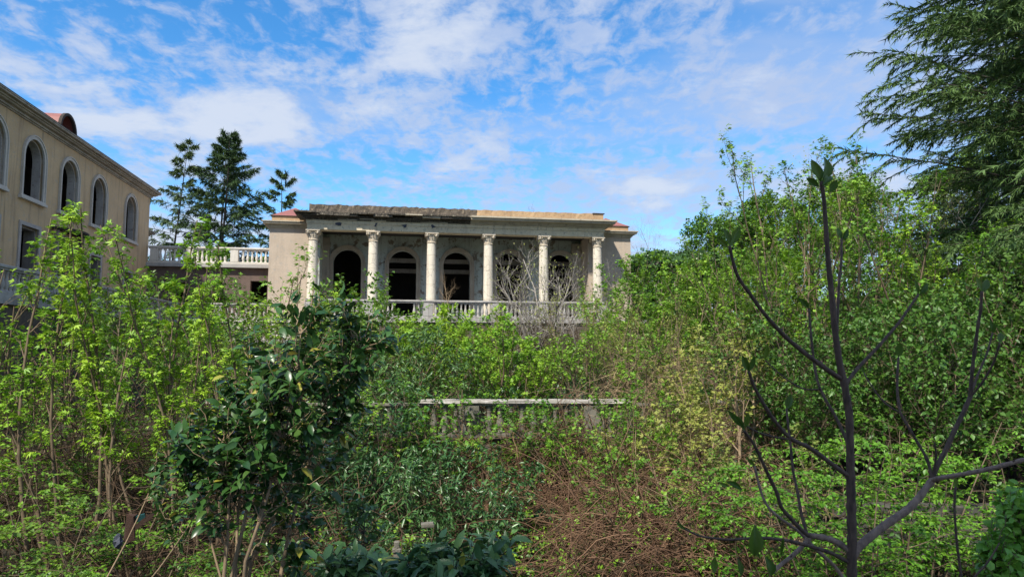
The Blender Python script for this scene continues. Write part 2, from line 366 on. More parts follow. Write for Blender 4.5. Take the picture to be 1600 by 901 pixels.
def baluster_mesh(h, mat, k=1.0):
    p = [(.075, 0), (.075, .06), (.05, .08), (.045, .12), (.075, .26), (.08, .34), (.065, .46), (.04, .66), (.038, .74), (.055, .80), (.04, .84), (.07, .88), (.07, 1.0)]
    return MB().lathe([(r*k, z*h) for r, z in p], 8).mesh('baluster', mat, True)
def balustrade(name, p0, p1, h, mat, spacing, label, group=None, ped=(), pw=.34, k=1.0, skip=(), rails=True, bal_k=1.0):
    """p0 -> p1 base line on the floor; children: base_rail, hand_rail, pedestal, baluster"""
    p0 = Vector(p0); p1 = Vector(p1); d = p1-p0; L = d.length; rz = math.atan2(d.y, d.x)
    e = empty(name, p0, rz, label=label, cat='balustrade', group=group)
    w = .13*k
    MB().cbox(0, L, -w, w, 0, .12, .015).build('base_rail', mat, e)
    m = MB(); m.cbox(0, L, -w*.85, w*.85, h-.15, h-.09, .012); 
    if mat != M['mossy']: m.cbox(-.02, L+.02, -w*1.15, w*1.15, h-.087, h, .02)
    m.build('hand_rail', mat, e)
    if mat == M['mossy']:                      # chipped coping stones, some missing
        x = -.02
        while x < L-.1:
            l = R0.uniform(.7, 1.5); x2 = min(x+l, L)
            if R0.random() > (.14 if 5.5 < x < 9.2 else .45):
                b = MB(); b.cbox(0, x2-x-.015, -w*1.2, w*1.2, 0, .085, .022); b.v = [(a+R0.uniform(-.012, .012), c+R0.uniform(-.015, .015), d+R0.uniform(-.008, .008)) for a, c, d in b.v]
                o = b.build('coping_stone', M['coping'], e, loc=(x, R0.uniform(-.03, .03), h-.086)); o.rotation_euler = (R0.uniform(-.03, .03), R0.uniform(-.004, .02), R0.uniform(-.03, .03))
            x = x2
    bm = baluster_mesh(h-.27, mat, bal_k); pm = MB().cbox(-pw/2, pw/2, -w*1.05, w*1.05, .122, h-.152, .01).mesh('pedestal', mat)
    for x in ped: ob('pedestal', pm, e, (x, 0, 0))
    n = int(L/spacing)
    for i in range(n):
        x = (i+.5)*L/n
        if any(abs(x-q) < pw/2+.07 for q in ped) or any(a < x < b for a, b in skip): continue
        o = ob('baluster', bm, e, (x, 0, .121)); o.rotation_euler = (0, 0, R0.uniform(0, 3))
    return e

def build_colonnade():
    zb = 4.4; FL = 7.6-zb
    e = empty('colonnaded_building', world(0, 0, zb), YAW, label='long ruined building with six pale columns and peeling blue-grey wall behind', cat='building')
    P = lambda m, n, mat, par=e, sm=False: m.build(n, mat, par, sm)
    P(arch_wall(-2.35, 17.33, -.95, -.55, -.6, FL-.22, [(8.9, 1.5, -.4, 1.35, True), (11.6, 1.5, -.4, 1.35, True), (5.9, 1.5, -.4, 1.35, True), (2.9, 1.5, -.4, 1.35, True), (14.4, 1.5, -.4, 1.35, True)]), 'basement_wall', M['basewall'])
    P(MB().box(-2.35, 17.33, .6, .8, -.6, FL-.25), 'basement_back_wall', M['inside_shade'])
    m = MB(); m.box(-2.45, 17.43, -1.06, 8.2, FL-.2, FL); P(m, 'floor_slab', M['concrete'])
    # back wall with arches
    ops = [(1.56+3.0*i, 1.5, FL+.001, 10.75-zb, True) for i in range(5)]
    P(arch_wall(-.1, 15.1, 2.5, 2.9, FL, 12.3-zb, ops, 14), 'back_wall', M['backwall'])
    for c, w, z0, zp, _ in ops:
        f = P(arch_ring(c, w, z0, zp, .20, 2.40, 2.52), 'arch_frame', M['frame'])
        P(arch_ring(c, w+.34, z0, zp, .06, 2.36, 2.41), 'frame_moulding', M['frame'], f)
    # inside
    m = MB(); m.box(-.1, 15.1, 8.0, 8.2, FL, 12.3-zb); m.box(-.3, -.1, 2.9, 8.2, FL, 12.3-zb); m.box(15.1, 15.3, 2.9, 8.2, FL, 12.3-zb); P(m, 'interior_wall', M['inside_shade'])
    m = MB(); m.box(-.3, 15.3, -.1, 8.25, 12.3-zb, 12.5-zb); P(m, 'ceiling', M['inside_shade'])
    for tt, hh in ((4.2, 11.05), (5.6, 10.6)):
        P(MB().box(2.4, 15.0, tt, tt+.3, hh-zb, hh+.24-zb), 'fallen_beam' if tt > 5 else 'beam', M['jamb'])
    P(MB().box(.6, 3.2, 7.7, 7.9, FL, FL+2.0), 'interior_panel', M['inside_shade'])
    # side walls inside porch + pilasters
    for s0, s1 in ((-.1, .25), (14.75, 15.1)):
        P(MB().box(s0, s1, .9, 2.499, FL, 12.3-zb), 'side_wall', M['wing'] if s0 > 1 else M['backwall'])
    for s0, s1 in ((.251, .62), (14.2, 14.749)):
        m = MB(); m.box(s0, s1, 2.28, 2.498, FL, 11.6-zb); m.box(s0-.05*(s0 > 1), s1+.05*(s0 < 1), 2.22, 2.499, 11.6-zb, 11.72-zb); m.box(s0-.02*(s0 > 1), s1, 2.25, 2.499, 11.72-zb, 12.1-zb)
        P(m, 'pilaster', M['frame'])
    # wings
    for a, b in ((-2.35, -.1), (15.1, 17.33)):
        P(MB().box(a, b, 1.2, 8.2, FL+.001, 12.36-zb), 'wing_wall', M['wing'])
        m = MB(); z = slabs(m, a, b, 1.2, 8.2, 12.36-zb, [(.06, .05), (.08, .10), (.05, .16), (.10, .30), (.05, .36)]); P(m, 'wing_cornice', M['cornice'])
        top = MB(); top.box(a+.08, b-.08, 1.3, 8.1, z, z+.30); at_ = P(top, 'wing_attic', M['parapet'])
        P(MB().box(a+.02, b-.02, 1.24, 8.16, z+.301, z+.34), 'attic_edge', M['dark_metal'], at_)
        # hipped sheet roof: four separate sheets
        cx = (a+b)/2; zz = z+.342; za = zz+.62
        A, B, C, D = (a+.05, 1.27, zz), (b-.05, 1.27, zz), (b-.05, 8.1, zz), (a+.05, 8.1, zz); R1, R2 = (cx, 2.3, za), (cx, 7.0, za)
        for vs in ((A, B, R1), (B, C, R2, R1), (C, D, R2), (D, A, R1, R2)):
            P(MB().add(list(vs)+[(x, y, q-.03) for x, y, q in vs], [tuple(range(len(vs))), tuple(range(2*len(vs)-1, len(vs)-1, -1))]), 'roof_sheet', M['roof'])
    # entablature
    m = MB(); m.box(-.30, 15.30, -.30, .34, 12.1-zb, 12.40-zb); m.box(-.34, 15.34, -.34, .34, 12.401-zb, 12.58-zb); m.box(-.36, -.301, .2, 1.2, 12.1-zb, 12.58-zb); m.box(15.301, 15.36, .2, 1.2, 12.1-zb, 12.58-zb)
    P(m, 'architrave', M['architrave'])
    for s in (1.3, 3.1, 4.6, 6.0):     # dark holes where plaster fell
        mm = MB(); q = [(s+R0.uniform(-.1, .12)+.13*math.cos(a), -.345, 12.40-zb+.12*math.sin(a)*R0.uniform(.5, 1.2)) for a in np.linspace(0, 6.28, 8)[:-1]]
        mm.add(q, [tuple(range(7))]); P(mm, 'plaster_hole', M['darkrag'])
    zc = 12.581-zb; steps = [(.06, .08), (.07, .16), (.05, .24), (.11, .46), (.08, .55)]
    m = MB(); zt = zc
    for h, o in steps: m.box(8.0, 15.34+o, -.34-o, 1.0, zt, zt+h); zt += h
    P(m, 'cornice', M['cornice'])
    m = MB(); m.box(-.34, 8.0, -.36, 1.0, zc, zt-.1); co = P(m, 'worn_cornice', M['cornice_dark'])
    z = zc
    for li, (h, o) in enumerate(steps):
        x = -.34-o
        while x < 7.98:
            l = R0.uniform(.35, 1.1); x2 = min(x+l, 7.99)
            worn = R0.uniform(0, .16) if R0.random() < .55 else 0
            if not (li > 2 and R0.random() < .10):
                dark = R0.random() < (.9 if x < 4.5 else .5)
                mm = MB(); mm.box(x, x2-.012, -.34-max(.03, o-worn), 1.001+.001*li, z+.002, z+h-R0.uniform(0, .02), .008, R0)
                P(mm, 'cornice_block', M['cornice_dark'] if dark else M['cornice'], co)
            x = x2
        z += h
    # parapet: rough top
    def rough(x0, x1, y0, y1, z0, z1, n, amp):
        mm = MB(); vs = []; fs = []
        for i in range(n+1):
            x = x0+(x1-x0)*i/n
            for k, (y, q) in enumerate(((y0, z0), (y0, (z0+z1)/2), (y0, z1), (y1, z1), (y1, z0))):
                vs.append((x+R0.uniform(-.02, .02)*(0 < i < n), y+(R0.uniform(-amp, amp)*.6 if k in (1, 2) else 0), q+(R0.uniform(-amp, amp*.5) if k in (2, 3) else 0)))
        for i in range(n):
            for k in range(4): fs.append((i*5+k, i*5+5+k, i*5+6+k, i*5+1+k))
        fs += [(0, 1, 2, 3, 4), tuple(n*5+k for k in (4, 3, 2, 1, 0))]
        return mm.add(vs, fs)
    zt2 = zt+.002
    P(rough(-.22, 8.35, -.22, .9, zt2, 13.42-zb, 60, .045), 'lichen_parapet', M['parapet_dark'])
    P(rough(8.352, 14.75, -.2, .9, zt2, 13.40-zb, 36, .022), 'ochre_parapet', M['parapet'])
    pm = P(MB().box(14.752, 15.3, -.24, .9, zt2, 13.38-zb), 'parapet_end_block', M['parapet'])
    P(MB().box(14.7, 15.36, -.29, .95, 13.381-zb, 13.42-zb), 'coping', M['dark_metal'], pm)
    m = MB(); m.box(-.2, 15.2, .9, 8.2, 12.5-zb, 13.25-zb); P(m, 'flat_roof', M['dark_metal'])
    m = MB(); m.add([(10.2+.55*math.cos(a), 4+dy, 13.25-zb+.62*math.sin(a)) for dy in (0, 1.2) for a in np.linspace(0, math.pi, 9)], [(i, i+1, i+10, i+9) for i in range(8)]+[tuple(range(9)), tuple(range(17, 8, -1))]); P(m, 'roof_hatch', M['concrete'])
    # columns
    base = MB(); base.box(-.33, .33, -.33, .33, 0, .12); base.lathe([(.32, .12), (.34, .16), (.32, .21), (.27, .23), (.29, .27), (.265, .30)], 20); bmesh_ = base.mesh('column', M['column'])
    zs = [.30, 1.02, 1.80, 2.58, 3.32, 3.95]
    rr = lambda z: .262-.034*max(0, (z-1.2)/2.8)**1.4 if z > 1.2 else .262
    drums = []
    for a, b in zip(zs[:-1], zs[1:]):
        drums.append(MB().lathe([(rr(a)-.010, a+.001), (rr(a), a+.008), (rr(b), b-.008), (rr(b)-.010, b-.001)], 32).mesh('drum', M['column']))
    cap = MB(); z0 = 3.95
    cap.lathe([(.228, 0), (.245, .012), (.262, .035), (.245, .06), (.225, .07), (.215, .12), (.225, .30), (.27, .42), (.30, .47)], 20, (0, 0, z0))
    for tier, (zz, hh, out, nn) in enumerate(((.075, .20, .075, 8), (.22, .20, .10, 8))):
        for i in range(nn):
            a = 2*math.pi*(i+.5*tier)/nn; ca, sa = math.cos(a), math.sin(a); wv = .075
            vs = []
            for (dr, dz, w) in ((.0, 0, .9), (.02, .45, 1.0), (.05, .85, .8), (out, 1.0, .45), (out+.015, .85, .2)):
                r = .228+.03*tier+dr
                for sgn in (-1, 0, 1): vs.append((r*ca-sgn*wv*w*sa+(.012*ca if sgn == 0 else 0), r*sa+sgn*wv*w*ca+(.012*sa if sgn == 0 else 0), z0+zz+hh*dz))
            cap.add(vs, [(3*k+q, 3*k+q+1, 3*k+q+4, 3*k+q+3) for k in range(4) for q in range(2)])
    for i in range(4):
        a = math.pi/4+i*math.pi/2; ca, sa = math.cos(a), math.sin(a)
        for sgn in (-1, 1):
            c = (.36*ca-sgn*.045*sa, .36*sa+sgn*.045*ca, z0+.41)
            ring = [[(c[0]+ca*r*math.cos(th)-sgn*dd*sa, c[1]+sa*r*math.cos(th)+sgn*dd*ca, c[2]+r*math.sin(th)) for th in np.linspace(0, 2*math.pi, 9)[:-1]] for r, dd in ((.085, -.03), (.085, .03), (.045, .05))]
            cap.add(sum(ring, []), [(k*8+j, k*8+(j+1) % 8, k*8+8+(j+1) % 8, k*8+8+j) for k in range(2) for j in range(8)]+[tuple(range(16, 24)), tuple(range(7, -1, -1))])
    cap.cbox(-.36, .36, -.36, .36, z0+.475, z0+.547, .02)
    capm = cap.mesh('capital', M['capital'])
    for i in range(6):
        c = ob('column', bmesh_, e, (3.0*i, 0, FL+.001))
        for d in drums:
            q = ob('drum', d, c); q.rotation_euler = (0, 0, i*1.1)
        ob('capital', capm, c)
    return e
build_colonnade()
balustrade('balustrade', world(-.2, -.85, 7.601), world(15.2, -.85, 7.601), .92, M['concrete'], .215, 'long grey balustrade in front of the six pale columns', ped=(.2, 3.0, 6.0, 9.45, 12.0, 15.2), pw=.5, skip=((4.3, 5.1),))

def build_left():
    zb = 4.5; T0 = -19.0; T1 = 4.25
    org = world(-9.2, 0, zb); e = empty('arched_window_building', org, YAW+math.pi/2, label='tall tan stucco building with a row of arched upper windows and heavy cornice', cat='building')
    P = lambda m, n, mat, par=e, sm=False: m.build(n, mat, par, sm)
    cs = [-19.0+2.2, -14.0, -11.25, -8.48, -5.54, -2.54, 1.44]
    up = [(c, 1.46, 11.58-zb, 13.05-zb, True) for c in cs]
    lo = [(c, w, zs-zb, zp-zb, False) for c, w, zs, zp in ((-14.0, 1.2, 7.7, 10.45), (-11.25, 1.2, 7.7, 10.45), (-8.5, 1.3, 7.7, 10.5), (-5.6, 1.3, 7.7, 10.5), (-2.6, 1.1, 7.7, 10.2), (1.4, 1.0, 7.7, 9.9))]
    P(arch_wall(T0, T1, 0, .36, 11.0-zb, 14.3-zb, up, 14), 'upper_wall', M['ochre'])
    P(arch_wall(T0, T1, 0, .5, 7.45-zb, 10.999-zb, lo), 'lower_wall', M['ochre'])
    m = MB(); m.box(T0, T1, 0, .5, -1.2, 7.449-zb); P(m, 'base_wall', M['basewall'])
    m = MB(); m.box(T0, T1, 8, 8.3, -1, 14.3-zb); m.box(T1-.5, T1-.001, .5, 8, -1, 14.3-zb); m.box(T0, T0+.3, .5, 8, -1, 14.3-zb); P(m, 'rear_walls', M['ochre'])
    P(MB().box(T0, T1-.5, .5, 8, 14.0-zb, 14.2-zb), 'roof_slab', M['inside_shade'])
    P(MB().box(T0, T1-.5, .5, 8, 10.9-zb, 11.1-zb), 'floor_slab', M['inside_shade'])
    P(MB().box(T0+.3, T1-.5, 2.6, 2.8, 7.5-zb, 13.99-zb), 'inner_wall', M['inside_shade'])
    for c, w, z0, zp, _ in up:
        f = P(arch_ring(c, w, z0, zp, .15, -.06, .06), 'window_frame', M['wframe'])
        P(arch_ring(c, w+.22, z0, zp, .045, -.09, -.055), 'moulding', M['wframe'], f)
        P(arch_ring(c, w-.12, z0+.002, zp, .058, .07, .36), 'jamb', M['jamb'], f)
        if R0.random() < .7:
            sm = MB(); xx = c+R0.uniform(-.1, .25); sm.box(xx, xx+.05, .38, .42, z0+.005, zp+R0.uniform(-.4, .5)); sm.box(c-w/2+.08, xx-.001, .38, .42, z0+R0.uniform(.5, 1.1), z0+1.16); P(sm, 'broken_sash', M['wood'], f)
        s = MB(); s.box(c-w/2-.24, c+w/2+.24, -.13, .0, z0-.16, z0-.07); s.box(c-w/2-.2, c+w/2+.2, -.09, .49, z0-.069, z0-.001); P(s, 'sill', M['wframe'], f)
    for c, w, z0, zp, _ in lo:
        f = P(arch_ring(c, w, z0, zp, .14, -.05, .05, arched=False), 'door_frame', M['jamb'])
        P(arch_ring(c, w-.16, z0+.002, zp-.08, .078, .08, .46, arched=False), 'wooden_jamb', M['wood'], f)
    m = MB(); z = 14.3-zb
    for h, o in [(.05, .05), (.07, .11), (.03, .09), (.05, .24), (.05, .31), (.02, .29), (.06, .43), (.03, .46)]:
        m.box(T0-o, T1+o, -o, 8.3, z, z+h); z += h
    P(m, 'cornice', M['lcorn'])
    P(MB().box(T0-.4, T1+.44, -.44, 8.2, z+.001, z+.05), 'gutter_edge', M['dark_metal'])
    m = MB(); m.add([(T0, -.2, z+.05), (T1+.2, -.2, z+.05), (T1-3.5, 4, z+1.0), (T0, 4, z+1.0), (T1+.2, 8.2, z+.05), (T0, 8.2, z+.05)], [(0, 1, 2, 3), (1, 4, 2), (4, 5, 3, 2)]); P(m, 'roof', M['roof'])
    # barrel dormer
    d = MB(); c = -5.6; n = 14; r = .72; hz = z+.28
    arc = [(c-r*math.cos(math.pi*i/n), hz+.05+r*math.sin(math.pi*i/n)) for i in range(n+1)]
    arc = [(c-r, hz-.25)]+arc+[(c+r, hz-.25)]
    k = len(arc); d.add([(x, y, q) for y in (.15, 2.4) for x, q in arc], [(i, i+1, k+i+1, k+i) for i in range(k-1)]); do = P(d, 'dormer', M['roof'])
    P(arch_ring(c, 2*r-.16, hz-.25, hz+.05, .11, .08, .2), 'dormer_rim', M['dark_metal'], do)
    P(MB().add([(c-.4, .9, hz-.2), (c+.4, .9, hz-.2), (c+.4, .9, hz+.5), (c-.4, .9, hz+.5)], [(0, 1, 2, 3)]), 'dormer_opening', M['inside_shade'], do)
    # drainpipe, broken canopy
    m = MB(); pr = [(-7.1+3.0*i/14, -(.75*math.sin(math.pi*i/14)**.6)) for i in range(15)]
    m.add([(x, y, q) for q in (10.74-zb, 10.82-zb) for x, y in pr], [(i, i+1, 16+i, 15+i) for i in range(14)]+[tuple(range(14, -1, -1)), tuple(range(15, 30))]); P(m, 'broken_canopy', M['dark_metal'])
    for x in (-6.75, -4.5):
        P(MB().box(x-.07, x+.07, -.25, -.08, 7.62-zb, 10.71-zb), 'porch_post', M['wood'])
    m = MB(); m.box(T0, 2.6, -1.9, -.001, -1.2, 7.35-zb); P(m, 'terrace_base', M['basewall'])
    P(MB().box(T0-.1, 2.7, -2.02, -.001, 7.351-zb, 7.6-zb), 'terrace_slab', M['concrete'])
    # rear annex cornice seen past the corner
    m = MB(); m.box(T1+.0, T1+6, 1.9, 8, -1, 13.1-zb); an = P(m, 'annex_wall', M['ochre'])
    m = MB(); slabs(m, T1+.05, T1+6, 1.9, 8, 13.1-zb, [(.07, .06), (.07, .14), (.08, .28), (.06, .36)]); P(m, 'annex_cornice', M['lcorn'], an)
build_left()
balustrade('balustrade', world(-7.35, -17, 7.601), world(-7.35, 2.4, 7.601), .9, M['concrete'], .23, 'grey terrace balustrade along the foot of the tan building', ped=(5.0, 8.0, 11, 14, 17, 19.2), pw=.5)

def build_terrace():
    zb = 4.5
    e = empty('terrace_wing', world(-9.2, 4.3, zb), YAW, label='low brown connecting wing with dark openings between tan building and colonnade', cat='building')
    P = lambda m, n, mat: m.build(n, mat, e)
    P(arch_wall(.0, 6.84, 0, .4, -.8, 10.55-zb, [(1.7, .8, 7.7-zb, 9.7-zb, False), (3.7, .6, 7.7-zb, 9.5-zb, False), (5.85, .9, 7.7-zb, 9.85-zb, False)]), 'wall', M['brownwall'])
    P(MB().box(.0, 6.84, 3.0, 3.2, -.8, 10.5-zb), 'inner_wall', M['inside_shade'])
    m = MB(); m.box(0, 6.84, -.28, 5, 10.56-zb, 10.74-zb); P(m, 'terrace_slab', M['concrete'])
    m = MB(); m.box(1.9, 6.84, -3.0, -.001, -.8, 7.4-zb); P(m, 'lower_terrace_wall', M['basewall'])
    m = MB(); m.box(1.9, 6.84, -3.06, -.001, 7.401-zb, 7.58-zb); P(m, 'lower_terrace_slab', M['concrete'])
    m = MB(); m.box(5.6, 9.3, -6.5, -5.2, -.8, 6.3-zb); P(m, 'landing_wall', M['basewall'])
    m = MB(); m.box(5.55, 9.35, -6.55, -5.2, 6.301-zb, 6.48-zb); P(m, 'landing_slab', M['concrete'])
build_terrace()
balustrade('balustrade', world(-9.1, 4.15, 10.741), world(-2.4, 4.15, 10.741), .93, M['white_bal'], .235, 'white upper balustrade on the roof terrace of the brown wing', ped=(.3, 2.1, 4.45, 6.6), pw=.42)
balustrade('balustrade', world(-7.2, 1.5, 7.581), world(-2.42, 1.5, 7.581), .84, M['concrete'], .22, 'grey middle balustrade below the dark openings of the brown wing', ped=(.3, 2.4), pw=.4)
balustrade('balustrade', world(-3.4, -2.1, 6.481), world(.1, -2.1, 6.481), .9, M['white_bal'], .25, 'pale stair landing balustrade below the left wing wall', ped=(.25, 2.0, 3.3), pw=.45)
pl = MB(); pl.box(-.06, .06, -.05, .05, 0, 1.25); po = pl.build('broken_plank', M['white_bal'], None, loc=world(-3.0, -2.35, 6.5)); po.rotation_euler = (0.15, math.radians(38), YAW)
tag(po, 'white broken plank leaning on the pale stair landing balustrade', 'plank')

# ivy-covered pavilion right of the colonnade
def build_pavilion():
    zb = 6.2; c = Vector((10.2, 45.5, zb))
    e = empty('garden_pavilion', c, YAW, label='low round pavilion with dark openings under an ivy roof beside the colonnade', cat='pavilion')
    n = 20; R = 3.4; m = MB()
    for i in range(n):
        a0, a1 = 2*math.pi*i/n, 2*math.pi*(i+.36)/n
        vs = [(r*math.cos(a), r*math.sin(a), z) for z in (-1, 4.2) for r in (R-.25, R) for a in (a0, a1)]
        MB().add(vs, [(0, 1, 5, 4), (2, 6, 7, 3), (0, 4, 6, 2), (1, 3, 7, 5)]).build('pier', M['frame'], e)
    MB().lathe([(R+.05, 4.201), (R+.25, 4.3), (R+.25, 4.65), (R+.45, 4.72), (R+.5, 4.9), (R-.4, 5.2), (.05, 5.7)], 28).build('roof', M['cornice_dark'], e)
    MB().lathe([(2.2, -1), (2.2, 4.19)], 16).build('inner_wall', M['inside_shade'], e)
build_pavilion()

# garden balustrade and stone walls
balustrade('balustrade', (-8.0, 17.45, 3.87), (6.6, 17.45, 3.87), .93, M['mossy'], .27, 'mossy garden balustrade with chipped white rail above the rubble wall', ped=(.2, 4.1, 6.95, 10.0, 14.4), pw=.5, k=1.15, bal_k=1.25)
def stone_wall(name, x0, x1, y, z0, z1, bw, bh, label, rough_):
    e = empty(name, ((x0+x1)/2, y, z0), 0, label=label, cat='wall')
    cx = (x0+x1)/2
    MB().box(x0-cx, x1-cx, .12, .5, -.3, z1-z0-.05).build('core', M['basewall'], e)
    kinds = []
    for i in range(7):
        m = MB(); j = rough_; m.cbox(-.5, .5, -.5, .5, -.5, .5, .12)
        m.v = [tuple(c+R0.uniform(-j, j) for c in q) for q in m.v]; kinds.append(m.mesh('stone', M['stone']))
    z = z0; row = 0
    while z < z1-.05:
        h = bh*R0.uniform(.8, 1.2); x = x0+R0.uniform(-.2, 0)
        while x < x1:
            w = bw*R0.uniform(.6, 1.4)
            if R0.random() > .04:
                o = ob('stone', R0.choice(kinds), e, (x+w/2-cx, .1+R0.uniform(-.05, .05), z+h/2-z0)); o.scale = (w*.95, .36, h*.93)
                o.rotation_euler = (R0.uniform(-.06, .06), R0.uniform(-.04, .04), R0.uniform(-.08, .08))
            x += w
        z += h
stone_wall('retaining_wall', -6.5, 6.0, 17.3, 2.0, 3.86, .48, .24, 'rubble retaining wall under the mossy garden balustrade, hung with dead vines', .06)
stone_wall('stone_wall', 4.0, 11.0, 13.75, 1.2, 2.95, .5, .21, 'dark coursed stone wall half hidden by layered leafy shrubs', .04)

# ------------------------------------------------------------------ vegetation generators
Zv = np.array([0, 0, 1.0])
def stems(rng, n, base_r, L, k, lean, up, wig, r0, rtip=.25, dirs=None, az0=0.0, azr=2*np.pi, lv=(.72, 1.05)):
    a = az0+azr*(np.arange(n)+rng.random(n)*.8)/n
    ln = np.radians(lean)*(0.35+.9*rng.random(n))
    d = np.stack([np.sin(ln)*np.cos(a), np.sin(ln)*np.sin(a), np.cos(ln)], -1) if dirs is None else norm(np.array(dirs, float))
    p = np.stack([np.cos(a)*base_r, np.sin(a)*base_r, np.full(n, -.15)], -1)*rng.uniform(.3, 1, (n, 1)); p[:, 2] = -.15
    Ls = L*rng.uniform(*lv, n)
    return walk(rng, p, d, Ls, k, up, wig), np.linspace(1, rtip, k)[None]*(r0*rng.uniform(.7, 1.1, n))[:, None]
def walk(rng, p, d, L, k, up, wig):
    out = [p]; st = (L/(k-1))[:, None]
    for j in range(k-1):
        d = norm(d+up*Zv/(k-1)+wig*rng.normal(size=d.shape))
        p = p+d*st; out.append(p)
    return np.stack(out, 1)
def lerp_on(par, idx, t):
    K = par.shape[1]; f = t*(K-1); i = np.clip(f.astype(int), 0, K-2); w = (f-i)[:, None]
    return par[idx, i]*(1-w)+par[idx, i+1]*w, norm(par[idx, i+1]-par[idx, i])
def grow(rng, par, prad, per, t0, t1, ang, L, k, up=0.0, wig=.1, rs=.6, rtip=.3, flat=0.0, ltap=.45):
    n = len(par); N = n*per; idx = np.repeat(np.arange(n), per); j = np.tile(np.arange(per), n)
    t = t0+(t1-t0)*(j+rng.random(N))/per
    P, T = lerp_on(par, idx, t)
    K = par.shape[1]; R = prad[idx, np.clip((t*(K-1)).astype(int), 0, K-1)]
    az = j*2.4+idx*1.7+rng.random(N)*1.2
    ref = np.where(np.abs(T[:, 2:]) > .85, np.array([[1., .2, 0]]), Zv[None])
    a = norm(np.cross(T, ref)); b = np.cross(T, a); an = np.radians(ang)*rng.uniform(.7, 1.25, N)
    d = T*np.cos(an)[:, None]+(a*np.cos(az)[:, None]+b*np.sin(az)[:, None])*np.sin(an)[:, None]
    if flat: d[:, 2] *= (1-flat); d = norm(d)
    Ls = L*rng.uniform(.55, 1.15, N)*(1-ltap*(t-t0)/(t1-t0+1e-6))
    pts = walk(rng, P, d, Ls, k, up, wig)
    return pts, np.linspace(1, rtip, k)[None]*(R*rs)[:, None]
def along(rng, par, per, t0, t1):
    n = len(par); idx = np.repeat(np.arange(n), per); j = np.tile(np.arange(per), n)
    t = np.clip(t0+(t1-t0)*(j+rng.random(n*per))/per, 0, 1); return lerp_on(par, idx, t)
# leaf templates: (along, across, up) in unit length/width
T_DIA = (np.array([[0, 0, 0], [.45, -.5, .10], [1, 0, -.06], [.45, .5, .10]]), np.array([[0, 1, 2], [0, 2, 3]]))
T_OVAL = (np.array([[0, 0, 0], [.33, 0, .0], [.70, 0, -.05], [1, 0, -.17], [.25, .42, .07], [.66, .40, .02], [.25, -.42, .07], [.66, -.40, .02]]),
          np.array([[0, 1, 4], [1, 5, 4], [1, 2, 5], [2, 3, 5], [0, 6, 1], [1, 6, 7], [1, 7, 2], [2, 7, 3]]))
T_TRI = (np.array([[0, 0, 0], [.5, -.22, .06], [1, 0, -.10], [.5, .22, .06], [.05, .05, 0], [.30, .50, .02], [.66, .60, -.12], [.42, .18, .04], [.05, -.05, 0], [.30, -.50, .02], [.66, -.60, -.12], [.42, -.18, .04]]),
         np.array([[0, 1, 2], [0, 2, 3], [4, 7, 6], [4, 6, 5], [8, 10, 11], [8, 9, 10]]))
T_BLADE = (np.array([[0, -.5, 0], [.6, -.35, -.05], [1, 0, -.18], [.6, .35, -.05], [0, .5, 0]]), np.array([[0, 1, 4], [4, 1, 3], [1, 2, 3]]))
T_NEED = (np.array([[0, -.5, 0], [1, 0, -.1], [0, .5, 0]]), np.array([[0, 1, 2]]))
def leaves(rng, P, D, N, L, Wd, tpl):
    D = norm(D); N = norm(N-D*np.sum(N*D, -1, keepdims=True)); S = np.cross(N, D)
    v, f = tpl; n = len(P); k = len(v)
    L = np.broadcast_to(L, n)[:, None, None]; Wd = np.broadcast_to(Wd, n)[:, None, None]
    V = P[:, None]+D[:, None]*v[None, :, :1]*L+S[:, None]*v[None, :, 1:2]*Wd+N[:, None]*v[None, :, 2:]*L
    F = (np.arange(n)[:, None, None]*k+f[None]).reshape(-1, 3)
    return V.reshape(-1, 3), F, np.repeat(rng.random(n), len(f))
class Acc:
    def __init__(s): s.V = []; s.F = []; s.r = []; s.n = 0
    def add(s, V, F, r=None):
        s.V.append(V); s.F.append(F+s.n); s.n += len(V)
        if r is not None: s.r.append(r)
    def mesh(s, name, m, smooth=False):
        V = np.concatenate(s.V); ks = {}
        for f in s.F: ks.setdefault(f.shape[1], []).append(f)
        F = [np.concatenate(q) for q in ks.values()]
        return np_mesh(name, V, F, m, rnd=np.concatenate(s.r) if s.r else None, smooth=smooth)
def wood(levels, m, name='trunk', sides=(6, 5, 4, 3, 3)):
    a = Acc()
    for (P, R), sd in zip(levels, sides): a.add(*tubes(P, R, sd))
    return a.mesh(name, m, True)
def side_dirs(rng, T, droop, out=.9, fwd=.45):
    n = len(T); az = rng.random(n)*2*np.pi
    ref = np.where(np.abs(T[:, 2:]) > .85, np.array([[1., .2, 0]]), Zv[None]); a = norm(np.cross(T, ref)); b = np.cross(T, a)
    return norm((a*np.cos(az)[:, None]+b*np.sin(az)[:, None])*out+T*fwd-Zv*droop)
def upn(rng, n, tilt=.5): return norm(Zv+tilt*rng.normal(size=(n, 3)))

